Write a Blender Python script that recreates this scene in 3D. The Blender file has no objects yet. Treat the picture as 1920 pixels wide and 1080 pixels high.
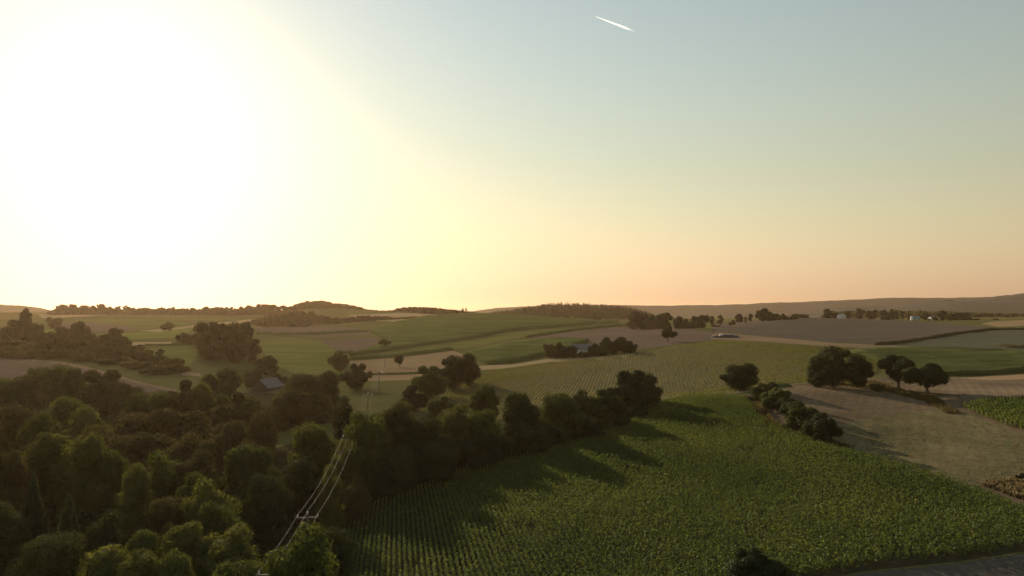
import bpy, math, random
import numpy as np
from mathutils import Vector, Matrix
from mathutils.geometry import delaunay_2d_cdt

random.seed(7)
rng = np.random.default_rng(11)
SC = bpy.context.scene
COL = SC.collection

# ------------------------------------------------------------------ camera
CAMZ = 40.0                       # eye height of the drone above the datum
F = 1371.0                        # focal length in photo pixels (1920 wide)
PITCH = math.radians(2.0)
cam = bpy.data.cameras.new('camera')
cam.sensor_width = 36.0
cam.lens = 36.0 * F / 1920.0
cam.clip_start = 0.5
cam.clip_end = 40000
camo = bpy.data.objects.new('camera', cam)
COL.objects.link(camo)
camo.location = (0, 0, CAMZ)
camo.rotation_euler = (math.radians(90) + PITCH, 0, 0)
SC.camera = camo

# ------------------------------------------------------------------ sky, sun, exposure
SUN_EL = math.radians(16.3)
SUN_AZ = math.radians(-27.8)      # left of the view axis (+Y)
SUN_DIR = Vector((math.sin(SUN_AZ) * math.cos(SUN_EL), math.cos(SUN_AZ) * math.cos(SUN_EL), math.sin(SUN_EL)))
world = bpy.data.worlds.new('World')
SC.world = world
world.use_nodes = True
wn, wl = world.node_tree.nodes, world.node_tree.links
wn.clear()
sky = wn.new('ShaderNodeTexSky')
sky.sky_type = 'NISHITA'
sky.sun_disc = False
sky.sun_elevation = SUN_EL
sky.sun_rotation = SUN_AZ
sky.altitude = 100
sky.air_density = 2.7
sky.dust_density = 0.48
sky.ozone_density = 3.02
bg = wn.new('ShaderNodeBackground')
bg.inputs['Strength'].default_value = 0.06
wo = wn.new('ShaderNodeOutputWorld')
tone = wn.new('ShaderNodeMix'); tone.data_type = 'RGBA'; tone.blend_type = 'MULTIPLY'; tone.inputs[0].default_value = 1.0
tone.inputs[7].default_value = (0.98, 1.0, 1.08, 1)
hsv = wn.new('ShaderNodeHueSaturation'); hsv.inputs['Saturation'].default_value = 0.69   # hazy summer evening: milkier than clear air
wl.new(sky.outputs[0], hsv.inputs['Color'])
wl.new(hsv.outputs[0], tone.inputs[6])
wl.new(tone.outputs[2], bg.inputs['Color'])
wl.new(bg.outputs[0], wo.inputs['Surface'])

sl = bpy.data.lights.new('sun', 'SUN')
sl.energy = 5.0
sl.angle = math.radians(0.53)
sl.color = (1.0, 0.85, 0.64)
so = bpy.data.objects.new('sun', sl)
COL.objects.link(so)
so.location = (0, 0, 200)
so.rotation_euler = SUN_DIR.to_track_quat('Z', 'Y').to_euler()

SC.view_settings.view_transform = 'Standard'
SC.view_settings.look = 'None'
SC.view_settings.exposure = 1.12
SC.view_settings.gamma = 1.0
SC.view_settings.use_curve_mapping = False
SC.cycles.use_denoising = True
SC.cycles.max_bounces = 8
SC.cycles.volume_bounces = 1
SC.cycles.transparent_max_bounces = 8
HAZE_DENSITY = 0.000045
HAZE_G = 0.48
HAZE_COLOR = (0.78, 0.53, 0.31)

# ------------------------------------------------------------------ object helpers
def tag(o, label=None, cat=None, group=None, kind=None):
    if label: o['label'] = label
    if cat: o['category'] = cat
    if group: o['group'] = group
    if kind: o['kind'] = kind
    return o

def np_mesh(name, V, FA, mats, mi=None, smooth=False):
    """V (n,3); FA (m,k) equal sized faces"""
    me = bpy.data.meshes.new(name)
    V = np.asarray(V, dtype=np.float32); FA = np.asarray(FA, dtype=np.int32)
    m, k = FA.shape
    me.vertices.add(len(V)); me.vertices.foreach_set('co', V.ravel())
    me.loops.add(m * k); me.loops.foreach_set('vertex_index', FA.ravel())
    me.polygons.add(m)
    me.polygons.foreach_set('loop_start', np.arange(0, m * k, k, dtype=np.int32))
    me.polygons.foreach_set('loop_total', np.full(m, k, dtype=np.int32))
    for x in (mats if isinstance(mats, (list, tuple)) else [mats]): me.materials.append(x)
    if mi is not None: me.polygons.foreach_set('material_index', np.asarray(mi, dtype=np.int32))
    me.update(calc_edges=True)
    if smooth: me.polygons.foreach_set('use_smooth', np.ones(m, dtype=bool))
    return me

def link(name, me, parent=None):
    o = bpy.data.objects.new(name, me)
    COL.objects.link(o)
    if parent is not None: o.parent = parent
    return o

def empty(name, loc, rz=0.0, scale=(1, 1, 1)):
    o = bpy.data.objects.new(name, None)
    COL.objects.link(o)
    o.location = loc; o.rotation_euler = (0, 0, rz); o.scale = scale
    return o

class MB:
    """collects simple solids into one mesh (mixed n-gons)"""
    def __init__(s): s.v = []; s.f = []
    def box(s, x0, x1, y0, y1, z0, z1):
        b = len(s.v)
        s.v += [(x0,y0,z0),(x1,y0,z0),(x1,y1,z0),(x0,y1,z0),(x0,y0,z1),(x1,y0,z1),(x1,y1,z1),(x0,y1,z1)]
        s.f += [tuple(b+i for i in q) for q in ((0,3,2,1),(4,5,6,7),(0,1,5,4),(1,2,6,5),(2,3,7,6),(3,0,4,7))]
        return s
    def tube(s, pts, rads, n=6, cap=True):
        pts = [Vector(p) for p in pts]; b = len(s.v)
        for i, p in enumerate(pts):
            d = (pts[min(i+1, len(pts)-1)] - pts[max(i-1, 0)]).normalized()
            u = d.cross(Vector((0, 0, 1)))
            if u.length < 1e-3: u = d.cross(Vector((1, 0, 0)))
            u.normalize(); w = d.cross(u)
            for k in range(n):
                a = 2 * math.pi * k / n
                s.v.append(tuple(p + (u * math.cos(a) + w * math.sin(a)) * rads[i]))
        for i in range(len(pts) - 1):
            for k in range(n):
                s.f.append((b+i*n+k, b+i*n+(k+1)%n, b+(i+1)*n+(k+1)%n, b+(i+1)*n+k))
        if cap:
            s.f.append(tuple(b + k for k in range(n))[::-1])
            s.f.append(tuple(b + (len(pts)-1)*n + k for k in range(n)))
        return s
    def poly(s, verts, faces):
        b = len(s.v); s.v += [tuple(v) for v in verts]; s.f += [tuple(b+i for i in f) for f in faces]
        return s
    def mesh(s, name, mat, smooth=False):
        me = bpy.data.meshes.new(name); me.from_pydata(s.v, [], s.f); me.materials.append(mat)
        if smooth:
            for p in me.polygons: p.use_smooth = True
        me.update(); return me
    def build(s, name, mat, parent=None, smooth=False):
        return link(name, s.mesh(name, mat, smooth), parent)

# ------------------------------------------------------------------ materials
def new_mat(name):
    m = bpy.data.materials.new(name); m.use_nodes = True
    n, l = m.node_tree.nodes, m.node_tree.links
    n.clear()
    out = n.new('ShaderNodeOutputMaterial')
    return m, n, l, out

def rgba(c): return (c[0], c[1], c[2], 1)

def plain(name, c, rough=0.8, metal=0.0, var=0.15, scale=3.0):
    m, n, l, out = new_mat(name)
    p = n.new('ShaderNodeBsdfPrincipled'); p.inputs['Roughness'].default_value = rough; p.inputs['Metallic'].default_value = metal
    p.inputs['Specular IOR Level'].default_value = 0.25
    tc = n.new('ShaderNodeTexCoord'); nz = n.new('ShaderNodeTexNoise'); nz.inputs['Scale'].default_value = scale; nz.inputs['Detail'].default_value = 5
    l.new(tc.outputs['Object'], nz.inputs['Vector'])
    r = n.new('ShaderNodeValToRGB')
    r.color_ramp.elements[0].position = 0.3; r.color_ramp.elements[1].position = 0.7
    r.color_ramp.elements[0].color = rgba([x*(1-var) for x in c]); r.color_ramp.elements[1].color = rgba([x*(1+var) for x in c])
    l.new(nz.outputs[0], r.inputs[0]); l.new(r.outputs[0], p.inputs['Base Color']); l.new(p.outputs[0], out.inputs['Surface'])
    return m

def leaf_mat(name, c0, c1, trans=0.34, tint=(1.25, 1.12, 0.5), patch=None):
    """leaf: diffuse + light coming through; colour differs per tree and per clump"""
    m, n, l, out = new_mat(name)
    tc = n.new('ShaderNodeTexCoord'); oi = n.new('ShaderNodeObjectInfo')
    nz = n.new('ShaderNodeTexNoise'); nz.inputs['Scale'].default_value = 2.2; nz.inputs['Detail'].default_value = 4
    l.new(tc.outputs['Object'], nz.inputs['Vector'])
    ma = n.new('ShaderNodeMath'); ma.operation = 'MULTIPLY_ADD'; ma.inputs[1].default_value = 0.55; 
    l.new(oi.outputs['Random'], ma.inputs[0]); l.new(nz.outputs[0], ma.inputs[2])
    r = n.new('ShaderNodeValToRGB')
    r.color_ramp.elements[0].position = 0.38; r.color_ramp.elements[1].position = 1.05
    r.color_ramp.elements[0].color = rgba(c0); r.color_ramp.elements[1].color = rgba(c1)
    l.new(ma.outputs[0], r.inputs[0])
    if patch:                                            # crop vigour changes over the field
        ge = n.new('ShaderNodeNewGeometry'); n3 = n.new('ShaderNodeTexNoise'); n3.inputs['Scale'].default_value = patch; n3.inputs['Detail'].default_value = 5
        l.new(ge.outputs['Position'], n3.inputs['Vector'])
        m3 = n.new('ShaderNodeMath'); m3.operation = 'MULTIPLY_ADD'; m3.inputs[1].default_value = 0.9; l.new(n3.outputs[0], m3.inputs[0])
        m4 = n.new('ShaderNodeMath'); m4.operation = 'MULTIPLY'; m4.inputs[1].default_value = 0.5; l.new(nz.outputs[0], m4.inputs[0])
        l.new(m4.outputs[0], m3.inputs[2]); l.new(m3.outputs[0], r.inputs[0])
        r.color_ramp.elements[0].position = 0.45; r.color_ramp.elements[1].position = 0.92
    d = n.new('ShaderNodeBsdfDiffuse'); t = n.new('ShaderNodeBsdfTranslucent')
    mul = n.new('ShaderNodeMix'); mul.data_type = 'RGBA'; mul.blend_type = 'MULTIPLY'; mul.inputs[0].default_value = 1
    mul.inputs[7].default_value = rgba(tint)
    l.new(r.outputs[0], mul.inputs[6])
    l.new(r.outputs[0], d.inputs['Color']); l.new(mul.outputs[2], t.inputs['Color'])
    g = n.new('ShaderNodeBsdfGlossy'); g.inputs['Roughness'].default_value = 0.6; g.inputs['Color'].default_value = (0.6, 0.6, 0.6, 1)
    mx = n.new('ShaderNodeMixShader'); mx.inputs[0].default_value = trans
    l.new(d.outputs[0], mx.inputs[1]); l.new(t.outputs[0], mx.inputs[2])
    m2 = n.new('ShaderNodeMixShader'); m2.inputs[0].default_value = 0.010
    l.new(mx.outputs[0], m2.inputs[1]); l.new(g.outputs[0], m2.inputs[2])
    l.new(m2.outputs[0], out.inputs['Surface'])
    return m

def ground_mat(name, c0, c1, row=None, rowc=None, rowmix=0.35, big=0.012, fine=0.9, bump=0.25, fw=0.45, bw=0.6, streak=None):
    """field surface: large patches + fine grain, optional drill rows (spacing m, heading rad)"""
    m, n, l, out = new_mat(name)
    ge = n.new('ShaderNodeNewGeometry')
    nb = n.new('ShaderNodeTexNoise'); nb.inputs['Scale'].default_value = big; nb.inputs['Detail'].default_value = 6; nb.inputs['Roughness'].default_value = 0.62
    nf = n.new('ShaderNodeTexNoise'); nf.inputs['Scale'].default_value = fine; nf.inputs['Detail'].default_value = 8; nf.inputs['Roughness'].default_value = 0.75
    l.new(ge.outputs['Position'], nb.inputs['Vector']); l.new(ge.outputs['Position'], nf.inputs['Vector'])
    if streak is not None:
        mp = n.new('ShaderNodeMapping'); mp.inputs['Rotation'].default_value = (0, 0, streak[0]); mp.inputs['Scale'].default_value = (streak[1], streak[2], 1)
        l.new(ge.outputs['Position'], mp.inputs['Vector']); l.new(mp.outputs[0], nb.inputs['Vector']); nb.inputs['Scale'].default_value = 1.0
    mix = n.new('ShaderNodeMath'); mix.operation = 'MULTIPLY_ADD'; mix.inputs[1].default_value = fw
    l.new(nf.outputs[0], mix.inputs[0]); 
    sc = n.new('ShaderNodeMath'); sc.operation = 'MULTIPLY'; sc.inputs[1].default_value = bw
    l.new(nb.outputs[0], sc.inputs[0]); l.new(sc.outputs[0], mix.inputs[2])
    r = n.new('ShaderNodeValToRGB')
    r.color_ramp.elements[0].position = 0.36; r.color_ramp.elements[1].position = 0.68
    r.color_ramp.elements[0].color = rgba(c0); r.color_ramp.elements[1].color = rgba(c1)
    l.new(mix.outputs[0], r.inputs[0])
    col = r.outputs[0]; hsock = nf.outputs[0]
    if row:
        mp = n.new('ShaderNodeMapping'); mp.inputs['Rotation'].default_value = (0, 0, row[1])
        l.new(ge.outputs['Position'], mp.inputs['Vector'])
        w = n.new('ShaderNodeTexWave'); w.wave_type = 'BANDS'; w.bands_direction = 'X'
        w.inputs['Scale'].default_value = 2 * math.pi / 20 / row[0] ; w.inputs['Distortion'].default_value = row[2] if len(row) > 2 else 0.6
        w.inputs['Detail'].default_value = 2; w.inputs['Detail Scale'].default_value = 0.4
        l.new(mp.outputs[0], w.inputs['Vector'])
        mm = n.new('ShaderNodeMix'); mm.data_type = 'RGBA'
        rr = n.new('ShaderNodeMath'); rr.operation = 'MULTIPLY'; rr.inputs[1].default_value = rowmix
        l.new(w.outputs['Fac'], rr.inputs[0]); l.new(rr.outputs[0], mm.inputs[0])
        l.new(col, mm.inputs[6]); mm.inputs[7].default_value = rgba(rowc); col = mm.outputs[2]
    d = n.new('ShaderNodeBsdfDiffuse'); d.inputs['Roughness'].default_value = 0.6
    bp = n.new('ShaderNodeBump'); bp.inputs['Strength'].default_value = bump; bp.inputs['Distance'].default_value = 0.35
    l.new(hsock, bp.inputs['Height']); l.new(bp.outputs[0], d.inputs['Normal'])
    l.new(col, d.inputs['Color']); l.new(d.outputs[0], out.inputs['Surface'])
    return m

M = {}
M['ground']   = ground_mat('mixed_grass', (0.055, 0.060, 0.022), (0.13, 0.115, 0.045))
M['stubble']  = ground_mat('stubble_soil', (0.085, 0.062, 0.040), (0.190, 0.138, 0.088), row=(2.6, 0.5, 1.5), rowc=(0.070, 0.056, 0.036), rowmix=0.25, big=0.035, bump=0.4, fw=0.24, bw=0.84)
M['regrowth'] = ground_mat('stubble_regrowth', (0.070, 0.068, 0.034), (0.185, 0.150, 0.078), row=(3.2, 0.5, 1.5), rowc=(0.065, 0.062, 0.032), rowmix=0.25, bump=0.4, fw=0.24, bw=0.84, streak=(0.9, 0.09, 0.022))
M['purple']   = ground_mat('dark_stubble', (0.078, 0.062, 0.048), (0.118, 0.094, 0.072), row=(14.0, 1.1, 1.0), rowc=(0.07, 0.06, 0.05), rowmix=0.3, streak=(0.3, 0.006, 0.03))
M['greyfield']= ground_mat('grey_green_crop', (0.0562, 0.06, 0.0413), (0.0863, 0.0863, 0.0562), streak=(0.2, 0.006, 0.03))
M['wheat']    = ground_mat('ripe_wheat', (0.186, 0.124, 0.0682), (0.2852, 0.1984, 0.1116), row=(6.0, 1.35, 0.5), rowc=(0.18, 0.12, 0.066), rowmix=0.2)
M['pale']     = ground_mat('pale_straw', (0.2232, 0.1612, 0.0868), (0.31, 0.2294, 0.1302))
M['mauve']    = ground_mat('mauve_stubble', (0.102, 0.072, 0.054), (0.156, 0.114, 0.084), row=(10.0, 1.4, 0.8), rowc=(0.08, 0.06, 0.045), rowmix=0.3)
M['meadow']   = ground_mat('meadow_grass', (0.0723, 0.085, 0.0238), (0.153, 0.1445, 0.0467), streak=(0.1, 0.006, 0.03))
M['brightmeadow'] = ground_mat('mown_meadow', (0.102, 0.119, 0.0255), (0.187, 0.1785, 0.051))
M['canopy']   = ground_mat('crop_canopy', (0.0315, 0.0434, 0.014), (0.12, 0.1344, 0.0432), big=0.02, fine=1.4, bump=0.9, streak=(0.05, 0.005, 0.035))
M['canopy2']  = ground_mat('maize_canopy', (0.024, 0.034, 0.012), (0.092, 0.100, 0.036), big=0.03, fine=1.2, bump=1.0, streak=(0.05, 0.02, 0.08))
M['cropsoil'] = ground_mat('dark_soil', (0.030, 0.027, 0.016), (0.060, 0.050, 0.030))  # soil of a dark colour of its own beneath the leafy crop
M['rowsoil']  = ground_mat('row_soil', (0.2185, 0.161, 0.0978), (0.3105, 0.2357, 0.1437))
M['track']    = ground_mat('dry_track', (0.14, 0.0945, 0.0595), (0.224, 0.154, 0.098))
M['grey_track'] = ground_mat('grey_track', (0.062, 0.055, 0.044), (0.105, 0.094, 0.076), big=0.05)
M['drygrass'] = ground_mat('dry_verge', (0.070, 0.058, 0.026), (0.145, 0.105, 0.045), fine=2.0, bump=0.6)
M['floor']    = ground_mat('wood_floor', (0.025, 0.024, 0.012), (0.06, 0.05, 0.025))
M['hillwood'] = ground_mat('hazed_wooded_hill', (0.030, 0.042, 0.045), (0.055, 0.070, 0.070), big=0.01, fine=0.06, bump=1.0)  # blue of distant haze mixed into the woodland's base colour
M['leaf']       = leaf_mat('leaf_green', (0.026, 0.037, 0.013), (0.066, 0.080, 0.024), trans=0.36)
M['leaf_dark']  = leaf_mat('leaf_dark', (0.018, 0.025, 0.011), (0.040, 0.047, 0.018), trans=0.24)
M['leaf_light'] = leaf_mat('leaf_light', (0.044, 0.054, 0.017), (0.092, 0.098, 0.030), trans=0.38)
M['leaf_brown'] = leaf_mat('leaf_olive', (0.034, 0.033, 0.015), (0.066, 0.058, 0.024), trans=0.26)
M['needle']     = leaf_mat('needles', (0.020, 0.028, 0.014), (0.042, 0.050, 0.024), trans=0.25)
M['cropleaf']   = leaf_mat('crop_leaf', (0.042, 0.068, 0.019), (0.108, 0.130, 0.036), trans=0.42, patch=0.045)
M['rowleaf']    = leaf_mat('row_leaf', (0.050, 0.062, 0.020), (0.100, 0.105, 0.034), trans=0.4)
M['flower']     = plain('flower_yellow', (0.55, 0.33, 0.03))
M['straw']      = leaf_mat('dry_blades', (0.065, 0.055, 0.022), (0.140, 0.105, 0.042), trans=0.4, tint=(1.1, 1.0, 0.8))
M['stubble_blade'] = leaf_mat('stubble_blades', (0.11, 0.085, 0.045), (0.22, 0.165, 0.09), trans=0.3, tint=(1.1, 1.0, 0.8), patch=0.06)
M['straw_pale'] = leaf_mat('pale_blades', (0.10, 0.080, 0.038), (0.20, 0.155, 0.080), trans=0.4, tint=(1.1, 1.0, 0.8))
M['bark']       = plain('bark', (0.085, 0.062, 0.045), 0.9, var=0.35, scale=8)
M['polewood']   = plain('pole_wood', (0.08, 0.062, 0.048), 0.85, var=0.2, scale=2)
M['steel']      = plain('galvanised_steel', (0.55, 0.55, 0.55), 0.4, 0.8)
M['wire']       = plain('weathered_wire', (0.20, 0.19, 0.18), 0.75, 0.0, var=0.05)
M['ceramic']    = plain('glazed_insulator', (0.26, 0.24, 0.22), 0.4)
M['white']      = plain('white_plaster', (0.55, 0.53, 0.50), 0.7, var=0.06)
M['roof_grey']  = plain('grey_roof', (0.14, 0.13, 0.125), 0.95)
M['oldwall']    = plain('old_boards', (0.06, 0.05, 0.04), 0.85)
M['roof_red']   = plain('tile_roof', (0.30, 0.13, 0.08), 0.7)
M['roof_pale']  = plain('pale_metal_roof', (0.34, 0.33, 0.31), 0.8, var=0.12)
M['teal']       = plain('teal_cladding', (0.09, 0.22, 0.26), 0.7)
M['glass']      = plain('window_glass', (0.03, 0.035, 0.04), 0.1)
M['tarp']       = plain('black_sheet', (0.035, 0.033, 0.035), 0.4)
M['fur']        = plain('deer_fur', (0.15, 0.09, 0.055), 0.9)

# ------------------------------------------------------------------ terrain: height profiles along bearings
# each bearing (photo column) -> (distance, height relative to the camera)
PROF = {
   0: [(30,-34),(80,-36),(130,-37.5),(200,-37),(260,-34),(380,-26.5),(480,-25.5),(600,-22.5),(800,-15.5),(1100,-8.5),(1500,3),(1700,2),(2300,-12)],
 160: [(30,-34),(80,-36),(130,-37.5),(200,-37.5),(260,-35),(350,-28),(450,-26),(600,-22),(800,-16),(1050,-9.5),(1400,0.0),(1600,2),(2300,-12)],
 320: [(30,-33),(80,-36),(130,-37.5),(200,-37.5),(260,-35),(300,-31),(430,-25),(560,-21.3),(750,-16.5),(950,-11.5),(1200,-5.5),(1450,2.0),(1700,0),(2300,-14)],
 480: [(30,-32.5),(80,-35),(130,-36),(200,-36.5),(260,-35),(350,-33),(420,-29.5),(520,-25.5),(640,-21.8),(800,-18),(1000,-13.5),(1200,-8),(1450,4),(1700,0),(2300,-14)],
 620: [(30,-31.5),(80,-33.5),(130,-34.5),(200,-34.8),(260,-33.5),(330,-32),(400,-29),(500,-25.4),(640,-21.5),(800,-18),(1000,-13),(1180,-5),(1500,12),(1700,10),(2300,-14)],
 720: [(30,-30.5),(80,-32),(130,-33),(180,-33.2),(250,-31.3),(320,-30.6),(370,-30),(430,-28),(500,-25.8),(600,-22.2),(750,-17),(950,-7.5),(1150,0.5),(1300,5),(1500,3),(2300,-16)],
 880: [(30,-30),(80,-30.3),(115,-30.6),(150,-30),(200,-30.5),(260,-30),(330,-28.6),(390,-27.6),(470,-24.7),(560,-21),(720,-14),(880,-4),(970,-0.8),(1150,-5),(1500,-4),(2300,-16)],
1080: [(30,-29.6),(80,-29.5),(115,-29.0),(150,-28.2),(190,-27.6),(230,-29),(260,-28.4),(310,-25.5),(370,-23.2),(480,-20.0),(640,-16.8),(800,-12.2),(960,-8.4),(1150,-12),(1400,0),(1600,11),(1800,6),(2400,-16)],
1280: [(30,-29.7),(80,-29.4),(115,-28.6),(150,-27.4),(190,-25.8),(215,-24.6),(245,-26.6),(300,-24.8),(360,-21.4),(420,-18.3),(500,-17.1),(570,-14.8),(630,-13),(760,-18),(900,-18.5),(1100,-14),(1500,-10),(2400,-18)],
1480: [(30,-29.8),(80,-29.6),(110,-28.8),(150,-26.6),(190,-24.2),(220,-22.7),(255,-24),(300,-22.4),(360,-18.4),(410,-15.7),(450,-16.2),(520,-15.6),(600,-12),(700,-7.5),(770,-5.2),(900,-9),(1100,-8.6),(1500,-9),(2400,-18)],
1700: [(30,-30),(80,-29.9),(105,-29.3),(130,-28.1),(150,-27.6),(180,-26),(230,-23.9),(285,-23.9),(330,-22),(400,-19.3),(440,-19.3),(490,-18.3),(560,-14.7),(680,-9.4),(770,-7.2),(900,-9.5),(1100,-8.2),(1500,-9),(2400,-18)],
1920: [(30,-30),(80,-30),(100,-29.2),(118,-28.5),(150,-26.6),(180,-24.6),(220,-22.3),(275,-22.1),(330,-19.2),(370,-18.1),(450,-17),(560,-13),(700,-10),(860,-7.2),(1100,-6.2),(1500,-7),(2400,-18)],
}
GR = np.exp(np.linspace(math.log(25), math.log(12000), 400))
PX = np.array(sorted(PROF))
def smooth_prof(pts):
    p = np.array(pts, float)
    ly = np.concatenate([[math.log(12.0)], np.log(p[:, 0]), [math.log(4000), math.log(20000)]])
    z = np.concatenate([[-30.5], p[:, 1], [-20, -20]])
    h = np.diff(ly); d = np.diff(z) / h
    m = np.zeros_like(z)
    for i in range(1, len(z) - 1):                       # monotone cubic (no overshoot)
        if d[i-1] * d[i] > 0:
            w1, w2 = 2*h[i] + h[i-1], h[i] + 2*h[i-1]
            m[i] = (w1 + w2) / (w1 / d[i-1] + w2 / d[i])
    g = np.log(GR); k = np.clip(np.searchsorted(ly, g) - 1, 0, len(h) - 1)
    t = (g - ly[k]) / h[k]
    return ((1+2*t)*(1-t)**2*z[k] + t*(1-t)**2*h[k]*m[k] + t*t*(3-2*t)*z[k+1] + t*t*(t-1)*h[k]*m[k+1])
TAB = np.array([smooth_prof(PROF[p]) for p in PX])       # bearings x distance
# resample on a fine set of bearings with Catmull-Rom, a light touch of smoothing
FX = np.linspace(PX[0], PX[-1], 193)
def _cr():
    out = np.zeros((len(FX), TAB.shape[1]))
    for i, x in enumerate(FX):
        k = min(max(np.searchsorted(PX, x) - 1, 0), len(PX) - 2)
        t = (x - PX[k]) / (PX[k+1] - PX[k])
        m0 = (TAB[k+1]-TAB[max(k-1,0)]) / (PX[k+1]-PX[max(k-1,0)]) * (PX[k+1]-PX[k])
        m1 = (TAB[min(k+2,len(PX)-1)]-TAB[k]) / (PX[min(k+2,len(PX)-1)]-PX[k]) * (PX[k+1]-PX[k])
        out[i] = (1+2*t)*(1-t)**2*TAB[k] + t*(1-t)**2*m0 + t*t*(3-2*t)*TAB[k+1] + t*t*(t-1)*m1
    return out
FT = _cr()

def hz(x, y):
    """ground height (world z) at x, y"""
    x = np.asarray(x, float); y = np.asarray(y, float)
    th = np.arctan2(x, y)
    lim = math.radians(48)
    tc = np.clip(th, -lim, lim)
    r = np.hypot(x, y)
    Y = np.maximum(r * np.cos(tc), 25.1)
    p = np.clip(960 + F * np.tan(tc), FX[0], FX[-1])
    back = np.clip((np.abs(th) - lim) / (math.pi - lim), 0, 1)
    p = p * (1 - back) + 960 * back
    fi = (p - FX[0]) / (FX[1] - FX[0]); i = np.clip(fi.astype(int), 0, len(FX) - 2); u = fi - i
    g = (np.log(np.minimum(Y, 11900)) - math.log(25)) / (math.log(12000) - math.log(25)) * (len(GR) - 1)
    j = np.clip(g.astype(int), 0, len(GR) - 2); v = g - j
    z = (FT[i, j]*(1-u)*(1-v) + FT[i+1, j]*u*(1-v) + FT[i, j+1]*(1-u)*v + FT[i+1, j+1]*u*v)
    nearw = np.clip(r / 25.0, 0, 1)
    z = z * nearw + (-30.5) * (1 - nearw)
    z = z + 0.18*np.sin(x*0.11+1.3*np.sin(y*0.07)) + 0.15*np.sin(y*0.13+x*0.05)
    return z + CAMZ

def pix_dir(px, py):
    a = (np.asarray(px, float) - 960) / F; b = (540 - np.asarray(py, float)) / F
    dy = math.cos(PITCH) - b * math.sin(PITCH); dz = math.sin(PITCH) + b * math.cos(PITCH)
    return a / dy, dz / dy                              # x and z per metre of Y

def at(px, py, Y):
    ax, az = pix_dir(px, py)
    return float(ax * Y), float(Y), float(CAMZ + az * Y)

SAMP = np.exp(np.linspace(math.log(28), math.log(2600), 1400))
def on_ground(px, py):
    """where the sight line through a photo pixel meets the terrain"""
    ax, az = pix_dir(px, py)
    xs = ax * SAMP; zs = CAMZ + az * SAMP
    gap = zs - hz(xs, SAMP)
    k = np.argmax(gap <= 0) if (gap <= 0).any() else -1
    if k <= 0:
        k = int(np.argmin(gap / SAMP)); Y = SAMP[k]
    else:
        t = gap[k-1] / (gap[k-1] - gap[k]); Y = SAMP[k-1] + t * (SAMP[k] - SAMP[k-1])
    return float(ax * Y), float(Y)

def ground_poly(pts, step=14.0):
    out = []
    for (a, b) in zip(pts, pts[1:] + pts[:1]):
        L = math.hypot(b[0]-a[0], (b[1]-a[1])*3); n = max(1, int(L / step))
        for i in range(n):
            t = i / n
            out.append(on_ground(a[0]+(b[0]-a[0])*t, a[1]+(b[1]-a[1])*t))
    # drop near duplicates
    q = []
    for p in out:
        if not q or math.hypot(p[0]-q[-1][0], p[1]-q[-1][1]) > 0.35: q.append(p)
    return q

def inside(poly, x, y):
    x = np.asarray(x); y = np.asarray(y); c = np.zeros(x.shape, bool)
    P = np.array(poly); Q = np.roll(P, -1, 0)
    for (x1, y1), (x2, y2) in zip(P, Q):
        if y1 == y2: continue
        c ^= ((y1 > y) != (y2 > y)) & (x < (x2 - x1) * (y - y1) / (y2 - y1) + x1)
    return c

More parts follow.
